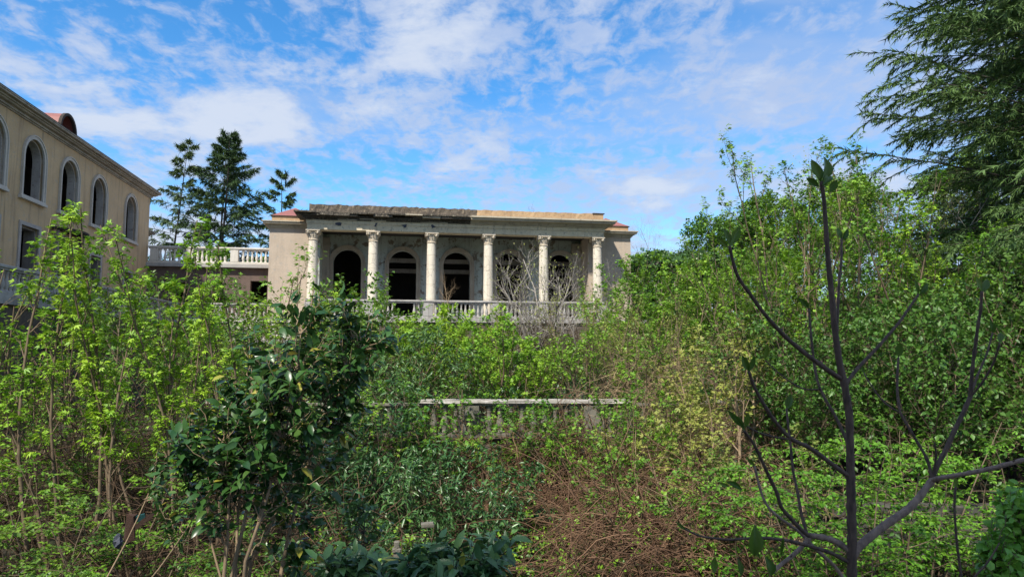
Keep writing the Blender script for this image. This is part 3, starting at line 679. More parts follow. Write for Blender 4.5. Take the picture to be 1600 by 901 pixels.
def sp_sapling(seed, H, n=5, lean=20, leafL=.10, per=(7, 5), nl=10, mat='lime', bark='bark', shootL=.9, brL=.34, base=.25, droop=.35, tpl=T_TRI, start=.3, wr=.75, r0=.042, brang=34, lv=(.72, 1.05)):
    rng = np.random.default_rng(seed)
    s0 = stems(rng, n, base, H, 12, lean, .35, .07, r0, lv=lv)
    s1 = grow(rng, *s0, per[0], start, .97, brang, H*brL, 7, .75, .09, .6)
    s2 = grow(rng, *s1, per[1], .25, 1.0, 36, shootL, 5, .55, .10, .6)
    tw = np.concatenate([s2[0]])
    P, T = along(rng, tw, nl, .40, 1.03)
    P2, T2 = along(rng, s1[0], 4, .75, 1.0)
    P3, T3 = along(rng, s0[0], 8, .82, 1.0)
    P = np.concatenate([P, P2, P3]); T = np.concatenate([T, T2, T3])
    D = side_dirs(rng, T, droop); L = leafL*rng.uniform(.40, 1.35, len(P))
    a = Acc(); a.add(*leaves(rng, P+D*.03*rng.random((len(P), 1)), D, upn(rng, len(P), .45), L, L*wr, tpl))
    return wood([s0, s1, s2], M[bark]), a.mesh('crown', M[mat])
def sp_layered(seed, H, n=6, leafL=.055, mat='fresh', bark='bark', per=(9, 7), nl=12, spread=.5, lean=28):
    """shrub with leaves carried in flat, slightly drooping sprays"""
    rng = np.random.default_rng(seed)
    s0 = stems(rng, n, .3, H, 11, lean, .2, .07, .022)
    s1 = grow(rng, *s0, per[0], .2, .98, 62, H*spread*.55, 7, -.15, .08, .55, flat=.6)
    s2 = grow(rng, *s1, per[1], .15, 1.0, 45, H*spread*.24, 5, -.25, .08, .6, flat=.75)
    P, T = along(rng, s2[0], nl, .05, 1.0)
    D = side_dirs(rng, T, .25, .9, .6); D[:, 2] *= .5
    L = leafL*rng.uniform(.6, 1.3, len(P))
    a = Acc(); a.add(*leaves(rng, P, D, upn(rng, len(P), .28), L, L*.62, T_DIA))
    return wood([s0, s1, s2], M[bark]), a.mesh('crown', M[mat])
def sp_bushy(seed, H, n=9, leafL=.09, mat='mid', bark='bark', per=(7, 6), nl=9, lean=38, wr=.4, droop=.2, tpl=T_DIA, sL=.26, tilt=.6):
    rng = np.random.default_rng(seed)
    s0 = stems(rng, n, .35, H, 9, lean, .25, .09, .025)
    s1 = grow(rng, *s0, per[0], .2, .98, 45, H*.36, 6, .25, .12, .55)
    s2 = grow(rng, *s1, per[1], .2, 1.0, 48, H*sL*.75, 5, .2, .14, .6)
    P, T = along(rng, s2[0], nl, .15, 1.0)
    D = side_dirs(rng, T, droop); L = leafL*rng.uniform(.6, 1.25, len(P))
    a = Acc(); a.add(*leaves(rng, P, D, upn(rng, len(P), tilt), L, L*wr, tpl))
    return wood([s0, s1, s2], M[bark]), a.mesh('crown', M[mat])
def sp_tree(seed, H, trunk_n=1, leafL=.10, mat='mid', bark='bark', per=(14, 8, 5), nl=9, wr=.6, lean=6, tpl=T_DIA, start=.25, brL=.38, r0=.12, up=.25, tilt=.6, shootL=.9, wig=.1):
    rng = np.random.default_rng(seed)
    s0 = stems(rng, trunk_n, .2, H, 12, lean, .25, .05, r0, .15)
    s1 = grow(rng, *s0, per[0], start, .98, 52, H*brL, 8, up, wig, .5)
    s2 = grow(rng, *s1, per[1], .25, 1.0, 42, H*brL*.42, 6, up, wig, .5)
    s3 = grow(rng, *s2, per[2], .2, 1.0, 42, shootL, 4, up*.8, wig, .6)
    P, T = along(rng, s3[0], nl, .1, 1.0)
    D = side_dirs(rng, T, .25); L = leafL*rng.uniform(.6, 1.25, len(P))
    a = Acc(); a.add(*leaves(rng, P, D, upn(rng, len(P), tilt), L, L*wr, tpl))
    return wood([s0, s1, s2, s3], M[bark], sides=(8, 5, 4, 3)), a.mesh('crown', M[mat])
def sp_bare(seed, H, n=3, per=(6, 5, 4), bark='bark_grey', lean=25, r0=.05, brL=.4, leafy=0, mat='fresh', L3=.12, leafL=.05):
    rng = np.random.default_rng(seed)
    s0 = stems(rng, n, .15, H, 9, lean, .35, .11, r0, .35)
    s1 = grow(rng, *s0, per[0], .25, .95, 50, H*brL, 7, .7, .13, .65, .4)
    s2 = grow(rng, *s1, per[1], .3, .98, 48, H*brL*.5, 6, .8, .14, .65, .45)
    s3 = grow(rng, *s2, per[2], .3, 1, 45, H*L3, 4, .8, .12, .7, .5)
    a = None
    if leafy:
        P, T = along(rng, s3[0], leafy, .5, 1.0); D = side_dirs(rng, T, .1, .6, .8); L = leafL*rng.uniform(.5, 1.2, len(P))
        a = Acc(); a.add(*leaves(rng, P, D, upn(rng, len(P), .7), L, L*.55, T_DIA)); a = a.mesh('crown', M[mat])
    return wood([s0, s1, s2, s3], M[bark]), a
def sp_cedar(seed, H, nb=46, brL=.30, mat='cedar', tuft=.30, tw=.05, per=12, nt=16, start=.12, r0=.28, droop=-.35, lean=0, az=None, conic=.8, twin=False):
    rng = np.random.default_rng(seed)
    s0 = stems(rng, 2 if twin else 1, .25, H, 14, lean if lean else 1.5, .1, .02, r0, .08, lv=(.94, 1.0))
    tr, rad = s0; n0 = len(tr)
    N = nb*n0; idx = np.repeat(np.arange(n0), nb); t = start+(1.0-start)*((np.tile(np.arange(nb), n0)+rng.random(N)*.8)/nb)
    t = np.clip(t, 0, .995)
    P, T = lerp_on(tr, idx, t)
    a = np.arange(N)*2.4+rng.random(N)*.9 if az is None else rng.uniform(az[0], az[1], N)
    el = np.radians(18+30*(t-start)+rng.normal(0, 6, N))
    d = np.stack([np.cos(el)*np.cos(a), np.cos(el)*np.sin(a), np.sin(el)], -1)
    L = H*brL*((1-t)**conic*.95+.07)*rng.uniform(.65, 1.2, N)
    b1 = walk(rng, P, d, L, 9, droop, .05)
    r1 = np.linspace(1, .12, 9)[None]*(r0*.22*(1.05-t))[:, None]
    b2 = grow(rng, b1, r1, per, .22, 1.0, 48, 1.0, 5, -.45, .06, .5, .3, flat=.8, ltap=.5)
    # side branchlets scale with their bough
    sc = np.repeat(L*.30, per)[:, None, None]; b2 = (b2[0][:, :1]+(b2[0]-b2[0][:, :1])*sc, b2[1])
    P1, T1 = along(rng, b2[0], nt, .05, 1.0); P2, T2 = along(rng, b1, nt, .25, 1.0)
    P = np.concatenate([P1, P2]); T = np.concatenate([T1, T2])
    D = norm(T*.8+rng.normal(size=T.shape)*.42-Zv*.18); Ls = tuft*rng.uniform(.5, 1.25, len(P))
    ac = Acc(); ac.add(*leaves(rng, P, D, upn(rng, len(P), .5), Ls, tw*rng.uniform(.7, 1.3, len(P)), T_NEED))
    return wood([s0, (b1, r1), b2], M['bark_dark'], sides=(8, 4, 3)), ac.mesh('crown', M[mat])

def plant(name, meshes, x, y, label, cat='tree', group=None, rz=0.0, sc=1.0, z=None, sz=None, tilt=(0, 0)):
    zz = float(hgt(x, y)) if z is None else z
    e = empty(name, (x, y, zz), rz, label=label, cat=cat, group=group)
    e.rotation_euler = (tilt[0], tilt[1], rz); e.scale = (sc, sc, sc if sz is None else sz)
    ob('trunk' if cat == 'tree' else 'stems', meshes[0], e)
    if len(meshes) > 1 and meshes[1] is not None: ob('crown' if cat == 'tree' else 'foliage', meshes[1], e)
    return e
RR = random.Random(11)

# ------------------------------------------------------------------ background trees
def background():
    c1 = sp_cedar(1, 17.9, 74, .36, 'cedar_far', .36, .06, 18, 24, .15, .22, -.42, 6, twin=True)
    plant('cedar_tree', c1, -24.7, 58, 'broad dark cedar with several tips behind the white upper balustrade', sc=1.0)
    c2 = sp_cedar(2, 18.0, 50, .30, 'cedar_far', .40, .065, 14, 20, .15, .16, -.45)
    plant('cedar_tree', c2, -27.9, 56, 'thin sparse cedar next to the corner of the tan building', sc=1.0)
    c3 = sp_cedar(5, 15.0, 34, .36, 'cedar_far', .38, .07, 15, 20, .3, .18, -.4)
    plant('cedar_tree', c3, -19.4, 58, 'lone leaning cedar top above the red roof of the left wing', tilt=(0, math.radians(2)))
    t1 = sp_tree(21, 8.2, 2, .22, 'mid', per=(10, 8, 5), nl=7, lean=12)
    for i, (x, y, s) in enumerate(((-23.5, 54, 1.0), (-20.4, 52, .92), (-17.9, 55, .95))):
        plant('garden_tree', t1, x, y, 'green garden tree standing behind the white upper balustrade', group='trees behind the white balustrade', rz=i*2.1, sc=s)
    t2 = sp_tree(22, 9.5, 2, .24, 'mid', per=(13, 9, 6), nl=8, lean=12)
    for i, (x, y, s) in enumerate(((14.2, 49, .86), (17.6, 51, .92), (21.5, 52, .92))):
        plant('leafy_tree', t2, x, y, 'dense mid-green tree on the slope behind the round pavilion', group='trees behind the pavilion', rz=i*1.7, sc=s)
    for i, (x, y, s) in enumerate(((30, 62, 1.0), (38, 58, 1.1), (46, 62, 1.2), (36, 74, 1.3), (54, 66, 1.2), (25, 70, .9), (62, 60, 1.2))):
        plant('leafy_tree', t2, x, y, 'distant green tree glimpsed beyond the huge cedar', group='distant trees beyond the cedar', rz=i*1.1+.5, sc=s)
    b = sp_bare(31, 10.0, 3, (8, 6, 5), 'bark_grey', 22, .05, .38)
    plant('bare_tree', b, 12.4, 62, 'leafless twiggy tree behind the ivy roof of the pavilion', sc=1.0)
    plant('bare_tree', b, 16.5, 66, 'smaller leafless tree beyond the round pavilion', rz=2, sc=.85)
    cb = sp_cedar(9, 23, 200, .42, 'cedar', .25, .042, 30, 64, .10, .34, -.42)
    plant('cedar_tree', cb, 18.7, 22, 'huge spreading cedar with drooping layered boughs', rz=.4)
    plant('cedar_tree', cb, 24.0, 28.0, 'second tall cedar filling the gaps behind the huge spreading cedar', rz=2.6, sc=.92)
    for i, (x, y, sc) in enumerate(((-17.5, -9.0, .95), (-4.2, -9.0, 1.0))):  # two out-of-view cedars added only to cast shade on the foreground
        plant('cedar_tree', cb, x, y, 'tall unseen cedar added behind the viewpoint to shade the near plants', group='added shade cedars behind the viewpoint', rz=1.3+i*1.9, sc=sc)
    tw = sp_bare(37, 8.6, 3, (9, 6, 5), 'bark_grey', 12, .035, .30, leafy=3, mat='yellowish', leafL=.085)
    plant('budding_tree', tw, 15.0, 27, 'pale budding tree with tiny leaves in front of the huge cedar')
background()

# ------------------------------------------------------------------ mid-distance thickets
def thickets():
    sap = [sp_sapling(40+i, 6.9, 4, 12, .10, (6, 5), 8, 'lime', brL=.27, shootL=.85, start=.30) for i in range(3)]
    L = 'tall slender sapling with lime green leaves in front of the tan building'
    for i, (x, y, s) in enumerate(((-7.2, 11.6, .74), (-6.2, 12.4, .76), (-5.3, 13.0, .80), (-4.3, 12.6, .86), (-8.5, 11.0, .92), (-4.9, 13.2, .95))):
        plant('sapling', sap[i % 3], x, y, L, group='lime saplings before the tan building', rz=i*2.3, sc=s)
    wh = [sp_sapling(45+i, 7.3, 2, 5, .10, (13, 4), 8, 'lime', brL=.085, shootL=.34, start=.45, brang=30, lv=(.86, 1.0), base=.15) for i in range(3)]
    for i, (x, y, s) in enumerate(((-7.05, 11.0, 1.0), (-6.55, 11.1, .98), (-6.0, 11.1, .95), (-5.2, 11.9, 1.02), (-4.75, 12.2, .92), (-7.9, 11.2, .9), (-5.6, 10.8, .85), (-4.45, 11.0, .86), (-5.0, 11.0, .9))):
        plant('whip_sapling', wh[i % 3], x, y, 'upright whip of a sapling feathered with lime leaves, rising above the thicket', group='upright lime whips', rz=i*2.0, sc=s)
    sap2 = [sp_sapling(50+i, 5.6, 6, 28, .095, (6, 4), 10, ('fresh', 'lime', 'mid')[i], brL=.34, shootL=.75, start=.15) for i in range(3)]
    for i, (x, y, s) in enumerate(((-9.6, 14.2, 1.0), (-8.0, 14.8, .95), (-6.4, 15.2, .9), (-5.0, 14.6, .85), (-11.5, 15.5, 1.1), (-10.2, 12.2, .95), (-7.2, 13.2, .8), (-3.9, 15.4, .75), (-9.0, 17.0, .95))):
        plant('young_maple', sap2[i % 3], x, y, 'bushy many-stemmed young maple in the thicket below the tan building', group='young maples in the left thicket', rz=i*1.9, sc=s)
    lay = [sp_layered(60+i, 3.9, 6, .068, ('mid', 'fresh', 'mid')[i]) for i in range(3)]  # darker leaf colour imitates shade low in the left thicket
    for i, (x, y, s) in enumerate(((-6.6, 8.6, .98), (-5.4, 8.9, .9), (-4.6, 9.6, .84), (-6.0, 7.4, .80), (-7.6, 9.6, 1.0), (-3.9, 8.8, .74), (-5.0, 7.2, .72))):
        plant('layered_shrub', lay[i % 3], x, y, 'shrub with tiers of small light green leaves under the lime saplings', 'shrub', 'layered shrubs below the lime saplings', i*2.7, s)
    # right-hand layered shrubs under the fig
    lay2 = [sp_layered(70+i, 4.3, 6, .075, 'fresh') for i in range(2)]
    for i, (x, y, s) in enumerate(((4.3, 9.6, .98), (5.6, 10.2, 1.0), (6.6, 11.4, 1.0), (4.9, 11.8, .98), (7.6, 10.6, .9), (3.7, 11.0, .8))):
        plant('layered_shrub', lay2[i % 2], x, y, 'shrub with flat tiers of pale oval leaves behind the bare fig branches', 'shrub', 'layered shrubs behind the fig', i*2.2+.4, s)
    # centre: bright bushes between the balustrades
    br = [sp_sapling(80+i, 3.5, 8, 30, .13, (7, 5), 10, 'lime', brL=.34, shootL=.55, start=.1, base=.5) for i in range(3)]
    for i, (x, y, s) in enumerate(((-2.0, 21.2, .90), (-.6, 20.6, .84), (.9, 21.6, .66), (-2.9, 23.5, 1.0), (-.9, 24.0, .95), (.3, 20.2, .66))):
        plant('lime_bush', br[i % 3], x, y, 'vivid lime green bush between the mossy balustrade and the colonnade', 'shrub', 'lime bushes between the balustrades', i*1.6, s)
    fr = [sp_bushy(90+i, 3.6, 9, .13, 'mid', nl=9, wr=.55) for i in range(2)]
    for i, (x, y, s) in enumerate(((-4.6, 22.0, 1.1), (-6.2, 22.5, 1.15), (-8.0, 23.5, 1.1), (-5.2, 26.5, 1.1), (-3.0, 27.5, .8), (-10.5, 22.5, 1.2), (-13.0, 23.0, 1.2))):
        plant('green_bush', fr[i % 2], x, y, 'mid-green bush below the left part of the colonnade', 'shrub', 'green bushes below the colonnade', i*2.0, s)
    sm = sp_sapling(97, 3.6, 3, 14, .11, (6, 5), 8, 'fresh', brL=.30, shootL=.5, start=.35)
    plant('sapling', sm, -1.55, 16.6, 'small sapling with thin brown trunk in front of the mossy balustrade', sc=1.0)
    for i, (x, y, s) in enumerate(((.35, 16.7, .85), (-.5, 16.5, .8), (-2.4, 16.6, .9), (1.1, 16.4, .75), (-3.3, 16.4, .95))):
        plant('sapling', sm, x, y, 'slim leafy sapling growing against the rubble wall and mossy balustrade', group='saplings against the rubble wall', rz=2+i*1.4, sc=s)
    # right of the colonnade
    rb = [sp_sapling(100+i, 5.4, 6, 24, .14, (8, 5), 11, ('fresh', 'mid', 'lime')[i], brL=.34, shootL=.75, start=.15) for i in range(3)]
    for i, (x, y, s) in enumerate(((4.6, 25.5, .90), (6.2, 26.5, .98), (7.9, 27.0, 1.02), (5.6, 29.5, 1.0), (9.6, 27.5, 1.1), (3.6, 22.5, .70), (5.3, 22.0, .82), (7.0, 22.5, .95), (8.8, 23.0, 1.0), (11.2, 29, 1.15), (10.5, 33, 1.2))):
        plant('young_maple', rb[i % 3], x, y, 'rounded fresh green young maple right of the colonnade', group='young maples right of the colonnade', rz=i*2.4, sc=s)
    tl = [sp_sapling(110+i, 7.6, 6, 19, .105, (10, 6), 9, 'fresh', brL=.26, shootL=.6, start=.2, wr=.8) for i in range(2)]
    for i, (x, y, s) in enumerate(((7.6, 18.6, 1.0), (8.9, 19.4, .98), (6.6, 19.4, .80), (10.2, 19.0, .93))):
        plant('tall_maple', tl[i % 2], x, y, 'tall open maple with whippy shoots standing up against the sky', group='tall maples against the sky', rz=i*1.3, sc=s)
    ly = sp_sapling(116, 6.6, 5, 20, .12, (9, 6), 9, 'lime', brL=.3, shootL=.6, start=.2)
    plant('tall_maple', ly, 11.8, 20.0, 'yellow-green maple in front of the huge cedar boughs', sc=.98)
    plant('tall_maple', ly, 13.9, 21.0, 'yellow-green maple under the lowest cedar boughs', rz=2.2, sc=.85)
    dp = [sp_bushy(120+i, 4.8, 10, .12, 'deep', nl=11, wr=.6, per=(9, 7)) for i in range(3)]
    for i, (x, y, s) in enumerate(((9.0, 14.8, .95), (10.6, 15.2, 1.05), (12.2, 15.8, 1.1), (7.6, 15.6, .9), (14.0, 16.5, 1.15), (6.3, 16.2, .72), (9.8, 17.2, 1.1), (12.0, 13.4, .9))):
        plant('dark_thicket_tree', dp[i % 3], x, y, 'dense deep green bushy tree above the dark coursed stone wall', group='deep green trees above the stone wall', rz=i*2.9, sc=s)
    for i, (x, y, s) in enumerate(((13.5, 24.5, 1.15), (16.0, 26.0, 1.25), (18.5, 25.0, 1.2), (15.0, 30.0, 1.3), (19.5, 31.0, 1.4), (22.5, 29.0, 1.3), (12.8, 33.0, 1.2))):
        plant('dark_thicket_tree', dp[(i+1) % 3], x, y, 'deep green bushy tree on the slope under the huge cedar', group='deep green trees under the cedar', rz=i*2.3, sc=s)
    # taller brush on the slope right of centre
    sb = [sp_sapling(180+i, 3.6, 6, 24, .10, (6, 5), 8, ('fresh', 'yellowish', 'mid')[i], brL=.36, shootL=.55, start=.35, bark=('bark', 'bark_pale', 'bark')[i]) for i in range(3)]
    for i, (x, y, s) in enumerate(((2.4, 15.0, .95), (3.6, 14.6, 1.0), (1.6, 16.6, .85), (3.2, 17.0, 1.1), (4.6, 15.4, 1.05), (2.9, 12.6, .8), (1.9, 13.6, .62), (4.6, 13.0, .85), (5.6, 17.2, 1.15), (2.0, 18.6, .9))):
        plant('slope_sapling', sb[i % 3], x, y, ('fresh green slope sapling rising through the brown dead vines', 'yellowish slope sapling with pale stems in the brown dead vines', 'dull green slope sapling rising through the brown dead vines')[i % 3], group=('fresh slope saplings', 'yellowish slope saplings', 'dull slope saplings')[i % 3], rz=i*1.9, sc=s)
    # laurels, below the balustrade in the centre
    la = [sp_bushy(130+i, 2.9, 9, .15, 'laurel', nl=9, wr=.32, per=(7, 6), droop=.35) for i in range(2)]
    for i, (x, y, s) in enumerate(((-2.6, 14.0, 1.0), (-1.5, 13.4, .95), (-3.4, 15.2, 1.1), (-.8, 14.4, .85), (-2.2, 12.0, .72), (-3.6, 16.8, 1.15), (-2.9, 19.0, 1.0))):
        plant('laurel_shrub', la[i % 2], x, y, 'dark laurel shrub with narrow leaves below the mossy garden balustrade', 'shrub', 'laurels below the garden balustrade', i*1.4, s)
    fl = sp_layered(140, 1.9, 4, .075, 'lime', per=(6, 5), nl=9)
    for i, (x, y, s) in enumerate(((-.65, 11.8, 1.0), (-3.0, 10.2, .9), (-1.4, 7.6, .75))):
        plant('bright_shrub', fl, x, y, ('small bright green shrub with a bare stem among the dead brambles', 'small bright shrub beside the dark camellia stems', 'little lime shrub among the broad dark leaves')[i], 'shrub', None, i*1.9, s)
    # bare trees in front of the porch
    b1 = sp_bare(150, 6.2, 7, (7, 5, 4), 'bark_grey', 32, .06, .36, leafy=1, mat='yellowish', leafL=.10)
    plant('bare_fig_tree', b1, 1.75, 31.5, 'grey leafless tree spreading in front of the right-hand columns', rz=1.0, sc=1.05)
    plant('bare_fig_tree', b1, .2, 31.0, 'low sprawling grey leafless tree below the portico balustrade', rz=3.1, sc=.62)
    b2 = sp_bare(152, 2.4, 1, (7, 5, 4), 'bark_pale', 10, .03, .45)
    plant('bare_sapling', b2, -3.05, 34.6, 'small pinkish leafless sapling between the third and fourth columns', z=7.45, sc=1.0)
    yl = [sp_sapling(160+i, 4.4, 7, 28, .10, (7, 6), 7, 'yellowish', brL=.36, shootL=.7, start=.15, tpl=T_DIA, wr=.3, droop=.6) for i in range(2)]
    for i, (x, y, s) in enumerate(((3.0, 18.9, .74), (4.4, 18.6, .72), (2.2, 20.5, .85), (3.9, 16.0, .66))):
        plant('catkin_shrub', yl[i % 2], x, y, 'yellowish shrub with hanging catkins over the end of the garden balustrade', 'shrub', 'catkin shrubs by the balustrade end', i*2.1, s)
thickets()

# ------------------------------------------------------------------ dead vines, ivy, litter
def tangle(name, label, patches, mat, seed, rad=(.003, .007), length=(.7, 1.9), cat='vines', k=8, up=-1.1):
    rng = np.random.default_rng(seed); A = Acc()
    for x, y, rx, ry, ht, n in patches:
        a = rng.random(n)*2*np.pi; r = np.sqrt(rng.random(n))
        X = x+rx*r*np.cos(a); Y = y+ry*r*np.sin(a)
        mound = np.sqrt(np.maximum(0, 1-r**2))*.75+.25
        Zz = hgt(X, Y)+ht*mound*rng.uniform(.25, 1.0, n)
        d = norm(np.stack([rng.normal(size=n), rng.normal(size=n)*.7-.2, rng.normal(size=n)*.6+.25], -1))
        P = walk(rng, np.stack([X, Y, Zz], -1), d, rng.uniform(*length, n), k, up, .16)
        P[:, :, 2] = np.maximum(P[:, :, 2], hgt(P[:, :, 0], P[:, :, 1])*(np.abs(P[:, :, 1]-17.6) > .8)+.02)
        R = np.broadcast_to(rng.uniform(*rad, (n, 1)), (n, k))*np.linspace(1, .5, k)[None]
        V, F = tubes(P, R, 3); A.add(V, F, np.repeat(rng.random(n), (k-1)*3))
    o = ob(name, A.mesh(name, M[mat])); return tag(o, label, cat, kind='stuff')
tangle('dead_vine_tangle', 'brown dead vines hanging over the rubble wall and slope', [
    (-1.5, 16.6, 2.0, .8, 2.2, 500), (1.2, 16.4, 1.7, 1.1, 2.5, 620), (.2, 15.2, 1.8, 1.0, 1.3, 500), (-4.4, 16.6, 1.5, 1.0, 2.0, 500),
    (2.9, 15.4, 1.2, 1.6, 2.4, 520), (1.9, 13.2, 1.4, 1.4, 2.4, 420), (-2.6, 11.2, .6, .6, 1.5, 480), (3.3, 12.6, 1.0, 1.3, 2.0, 420), (1.6, 11.0, .9, .8, 2.2, 330), (2.6, 13.8, 1.4, 1.2, 2.2, 520), (3.0, 11.2, .9, .9, 2.4, 340), (-.2, 14.2, 1.2, .8, 1.2, 500), (.2, 16.9, 2.6, .3, 1.6, 700)], 'dry', 1, (.004, .012), (.8, 2.3))
tangle('bramble_tangle', 'dark brown bramble stems matted over the slope floor', [
    (0, 13.6, 3.6, 2.2, 1.0, 900), (-3.5, 13.5, 2.6, 2.5, .9, 900), (2.4, 10.8, 1.8, 1.6, 1.1, 900), (-6.5, 10, 2.5, 2, .9, 700), (6.5, 12.5, 2.6, 1.2, .9, 500)], 'dry_dark', 2, (.005, .014), (.9, 2.4))
tangle('straw_vine_curtain', 'pale straw-coloured vine curtain draped over the right end of the garden balustrade', [
    (2.1, 17.2, 1.2, .8, 1.5, 800), (3.6, 17.4, 1.5, 1.1, 2.2, 1100), (5.2, 17.0, 1.2, 1.0, 1.9, 500), (.9, 17.1, .7, .4, 1.2, 200), (2.4, 13.0, 1.0, .8, 2.4, 110)], 'pale_twig', 3, (.003, .006), (.8, 2.0))
tangle('bare_shoot_tangle', 'grey bare shoots tangled below the portico floor', [(.8, 32.0, 3.0, 1.5, 2.8, 900), (-4, 33, 2.5, 1.0, 1.8, 350)], 'dry_dark', 4, (.008, .018), (1.2, 2.8))
tangle('twig_thicket', 'thin brown twigs standing through the left thicket', [(-8, 13.5, 4.0, 3.0, 3.6, 1500), (-4.5, 10.5, 2.6, 2.0, 2.4, 700)], 'dry_dark', 5, (.004, .010), (1.0, 2.4), up=-.3)

def ground_cover(name, label, patches, mat, seed, leafL, tpl=T_DIA, wr=.7, lift=.25, tilt=.5, cat='ground cover'):
    rng = np.random.default_rng(seed); A = Acc()
    for x, y, rx, ry, ht, n in patches:
        # leaves gather on random runners
        m = max(1, n//14); a = rng.random(m)*2*np.pi; r = np.sqrt(rng.random(m))
        X = x+rx*r*np.cos(a); Y = y+ry*r*np.sin(a); Zz = hgt(X, Y)+ht*rng.random(m)**1.3
        d = norm(np.stack([rng.normal(size=m), rng.normal(size=m), .5*rng.normal(size=m)], -1))
        run = walk(rng, np.stack([X, Y, Zz], -1), d, rng.uniform(.3, .8, m), 5, -.2, .3)
        run[:, :, 2] = np.maximum(run[:, :, 2], hgt(run[:, :, 0], run[:, :, 1])+.02)
        P, T = along(rng, run, 14, 0, 1); P = P+rng.normal(size=P.shape)*.03
        D = side_dirs(rng, T, .1); L = leafL*rng.uniform(.5, 1.3, len(P))
        A.add(*leaves(rng, P, D, upn(rng, len(P), tilt)-np.array([0, .35, 0]), L, L*wr, tpl))
    return tag(ob(name, A.mesh(name, M[mat])), label, cat, kind='stuff')
ground_cover('ivy_ground_cover', 'dark ivy leaves creeping over the slope floor', [(0, 13, 4.5, 3.2, .9, 9000), (-5, 12, 4, 3.5, .9, 8000), (5.5, 12, 4, 3, .9, 8000), (0, 17, 6, .8, 1.6, 4000), (-4, 20, 8, 2.5, 1.0, 6000), (6, 19, 7, 2.5, 1.2, 6000), (0, 27, 10, 6, 1.4, 14000), (10, 27, 9, 7, 1.5, 9000)], 'ivy', 1, .075)
ground_cover('bramble_leaves', 'fresh green bramble leaves scattered through the dead vines', [(.9, 15.2, 1.6, 1.8, 1.6, 1500), (.5, 12.8, .7, 2.0, 1.2, 2400), (2.6, 16.2, 1.8, 1.6, 2.5, 2600), (2.9, 12.6, 1.4, 2.2, 1.9, 2200), (-1.5, 16.8, 2.0, .8, 2.1, 3600), (-2.8, 11.5, 1.4, 1.4, 1.5, 3000), (2.0, 10.6, 1.6, 1.4, 1.3, 1200), (1.2, 17.0, 1.6, .5, 2.0, 2000)], 'fresh', 2, .078)
ground_cover('periwinkle_mat', 'dark small-leaved creeper mat in the hollow below the rubble wall', [(-.4, 14.6, 1.9, 1.2, .9, 7000), (.2, 11.6, 1.6, 1.6, .7, 6000), (-2.0, 10.6, 1.6, 1.8, .8, 6000), (2.2, 12.2, 1.5, 1.6, 1.0, 5000)], 'deep', 12, .07)
ground_cover('fallen_leaves', 'brown fallen leaves lying on the soil', [(0, 13, 8, 4, .08, 9000), (0, 22, 10, 4, .08, 5000)], 'litter', 3, .08, lift=0, tilt=.8)
def ivy_roof():
    rng = np.random.default_rng(8); n = 9000
    a = rng.random(n)*2*np.pi; r = 4.0*np.sqrt(rng.random(n)); e = rng.normal(size=n)*.12
    P = np.stack([10.2+r*np.cos(a), 45.5+r*np.sin(a), 11.25+.7*(1-(r/4)**2)+np.abs(e)+.25*np.sin(a*5)], -1)
    m = 5000; a2 = rng.random(m)*2*np.pi; h = np.abs(rng.normal(size=m))*.6*(1+np.sin(a2*3.0+1))
    P2 = np.stack([10.2+4.02*np.cos(a2), 45.5+4.02*np.sin(a2), 11.3-h], -1); m3 = 5000
    P3 = np.stack([7.3+rng.random(m3)*.5, 38.5+rng.random(m3)*5.5, 6.5+4.8*rng.random(m3)], -1)
    P = np.concatenate([P, P2, P3]); D = rng.normal(size=P.shape)-.4*Zv; L = rng.uniform(.12, .24, len(P))
    A = Acc(); A.add(*leaves(rng, P, D, upn(rng, len(P), .7)-np.array([0, .5, 0]), L, L*.8, T_DIA))
    tag(ob('ivy', A.mesh('ivy', M['ivy'])), 'dark ivy blanket over the round pavilion roof', 'ivy', kind='stuff')
ivy_roof()
rf = sp_bushy(170, .9, 5, .10, 'mid', per=(4, 4), nl=6)
plant('roof_weed', rf, *[float(q) for q in world(16.3, 3.0, 0)[:2]], 'small green weed growing on the red roof of the right wing', 'weed', None, 0, .62, z=13.2)
tw = sp_bare(172, .8, 3, (4, 3, 2), 'bark_dark', 20, .006, .4)
for i, s_ in enumerate((7.6, 8.5, 11.6)):
    plant('roof_twig', tw, *[float(q) for q in world(s_, .6, 0)[:2]], 'tiny bare twig sprouting from the parapet above the columns', 'weed', 'twigs on the parapet', i*2.0, (.8, .55, 1.1)[i], z=13.3)

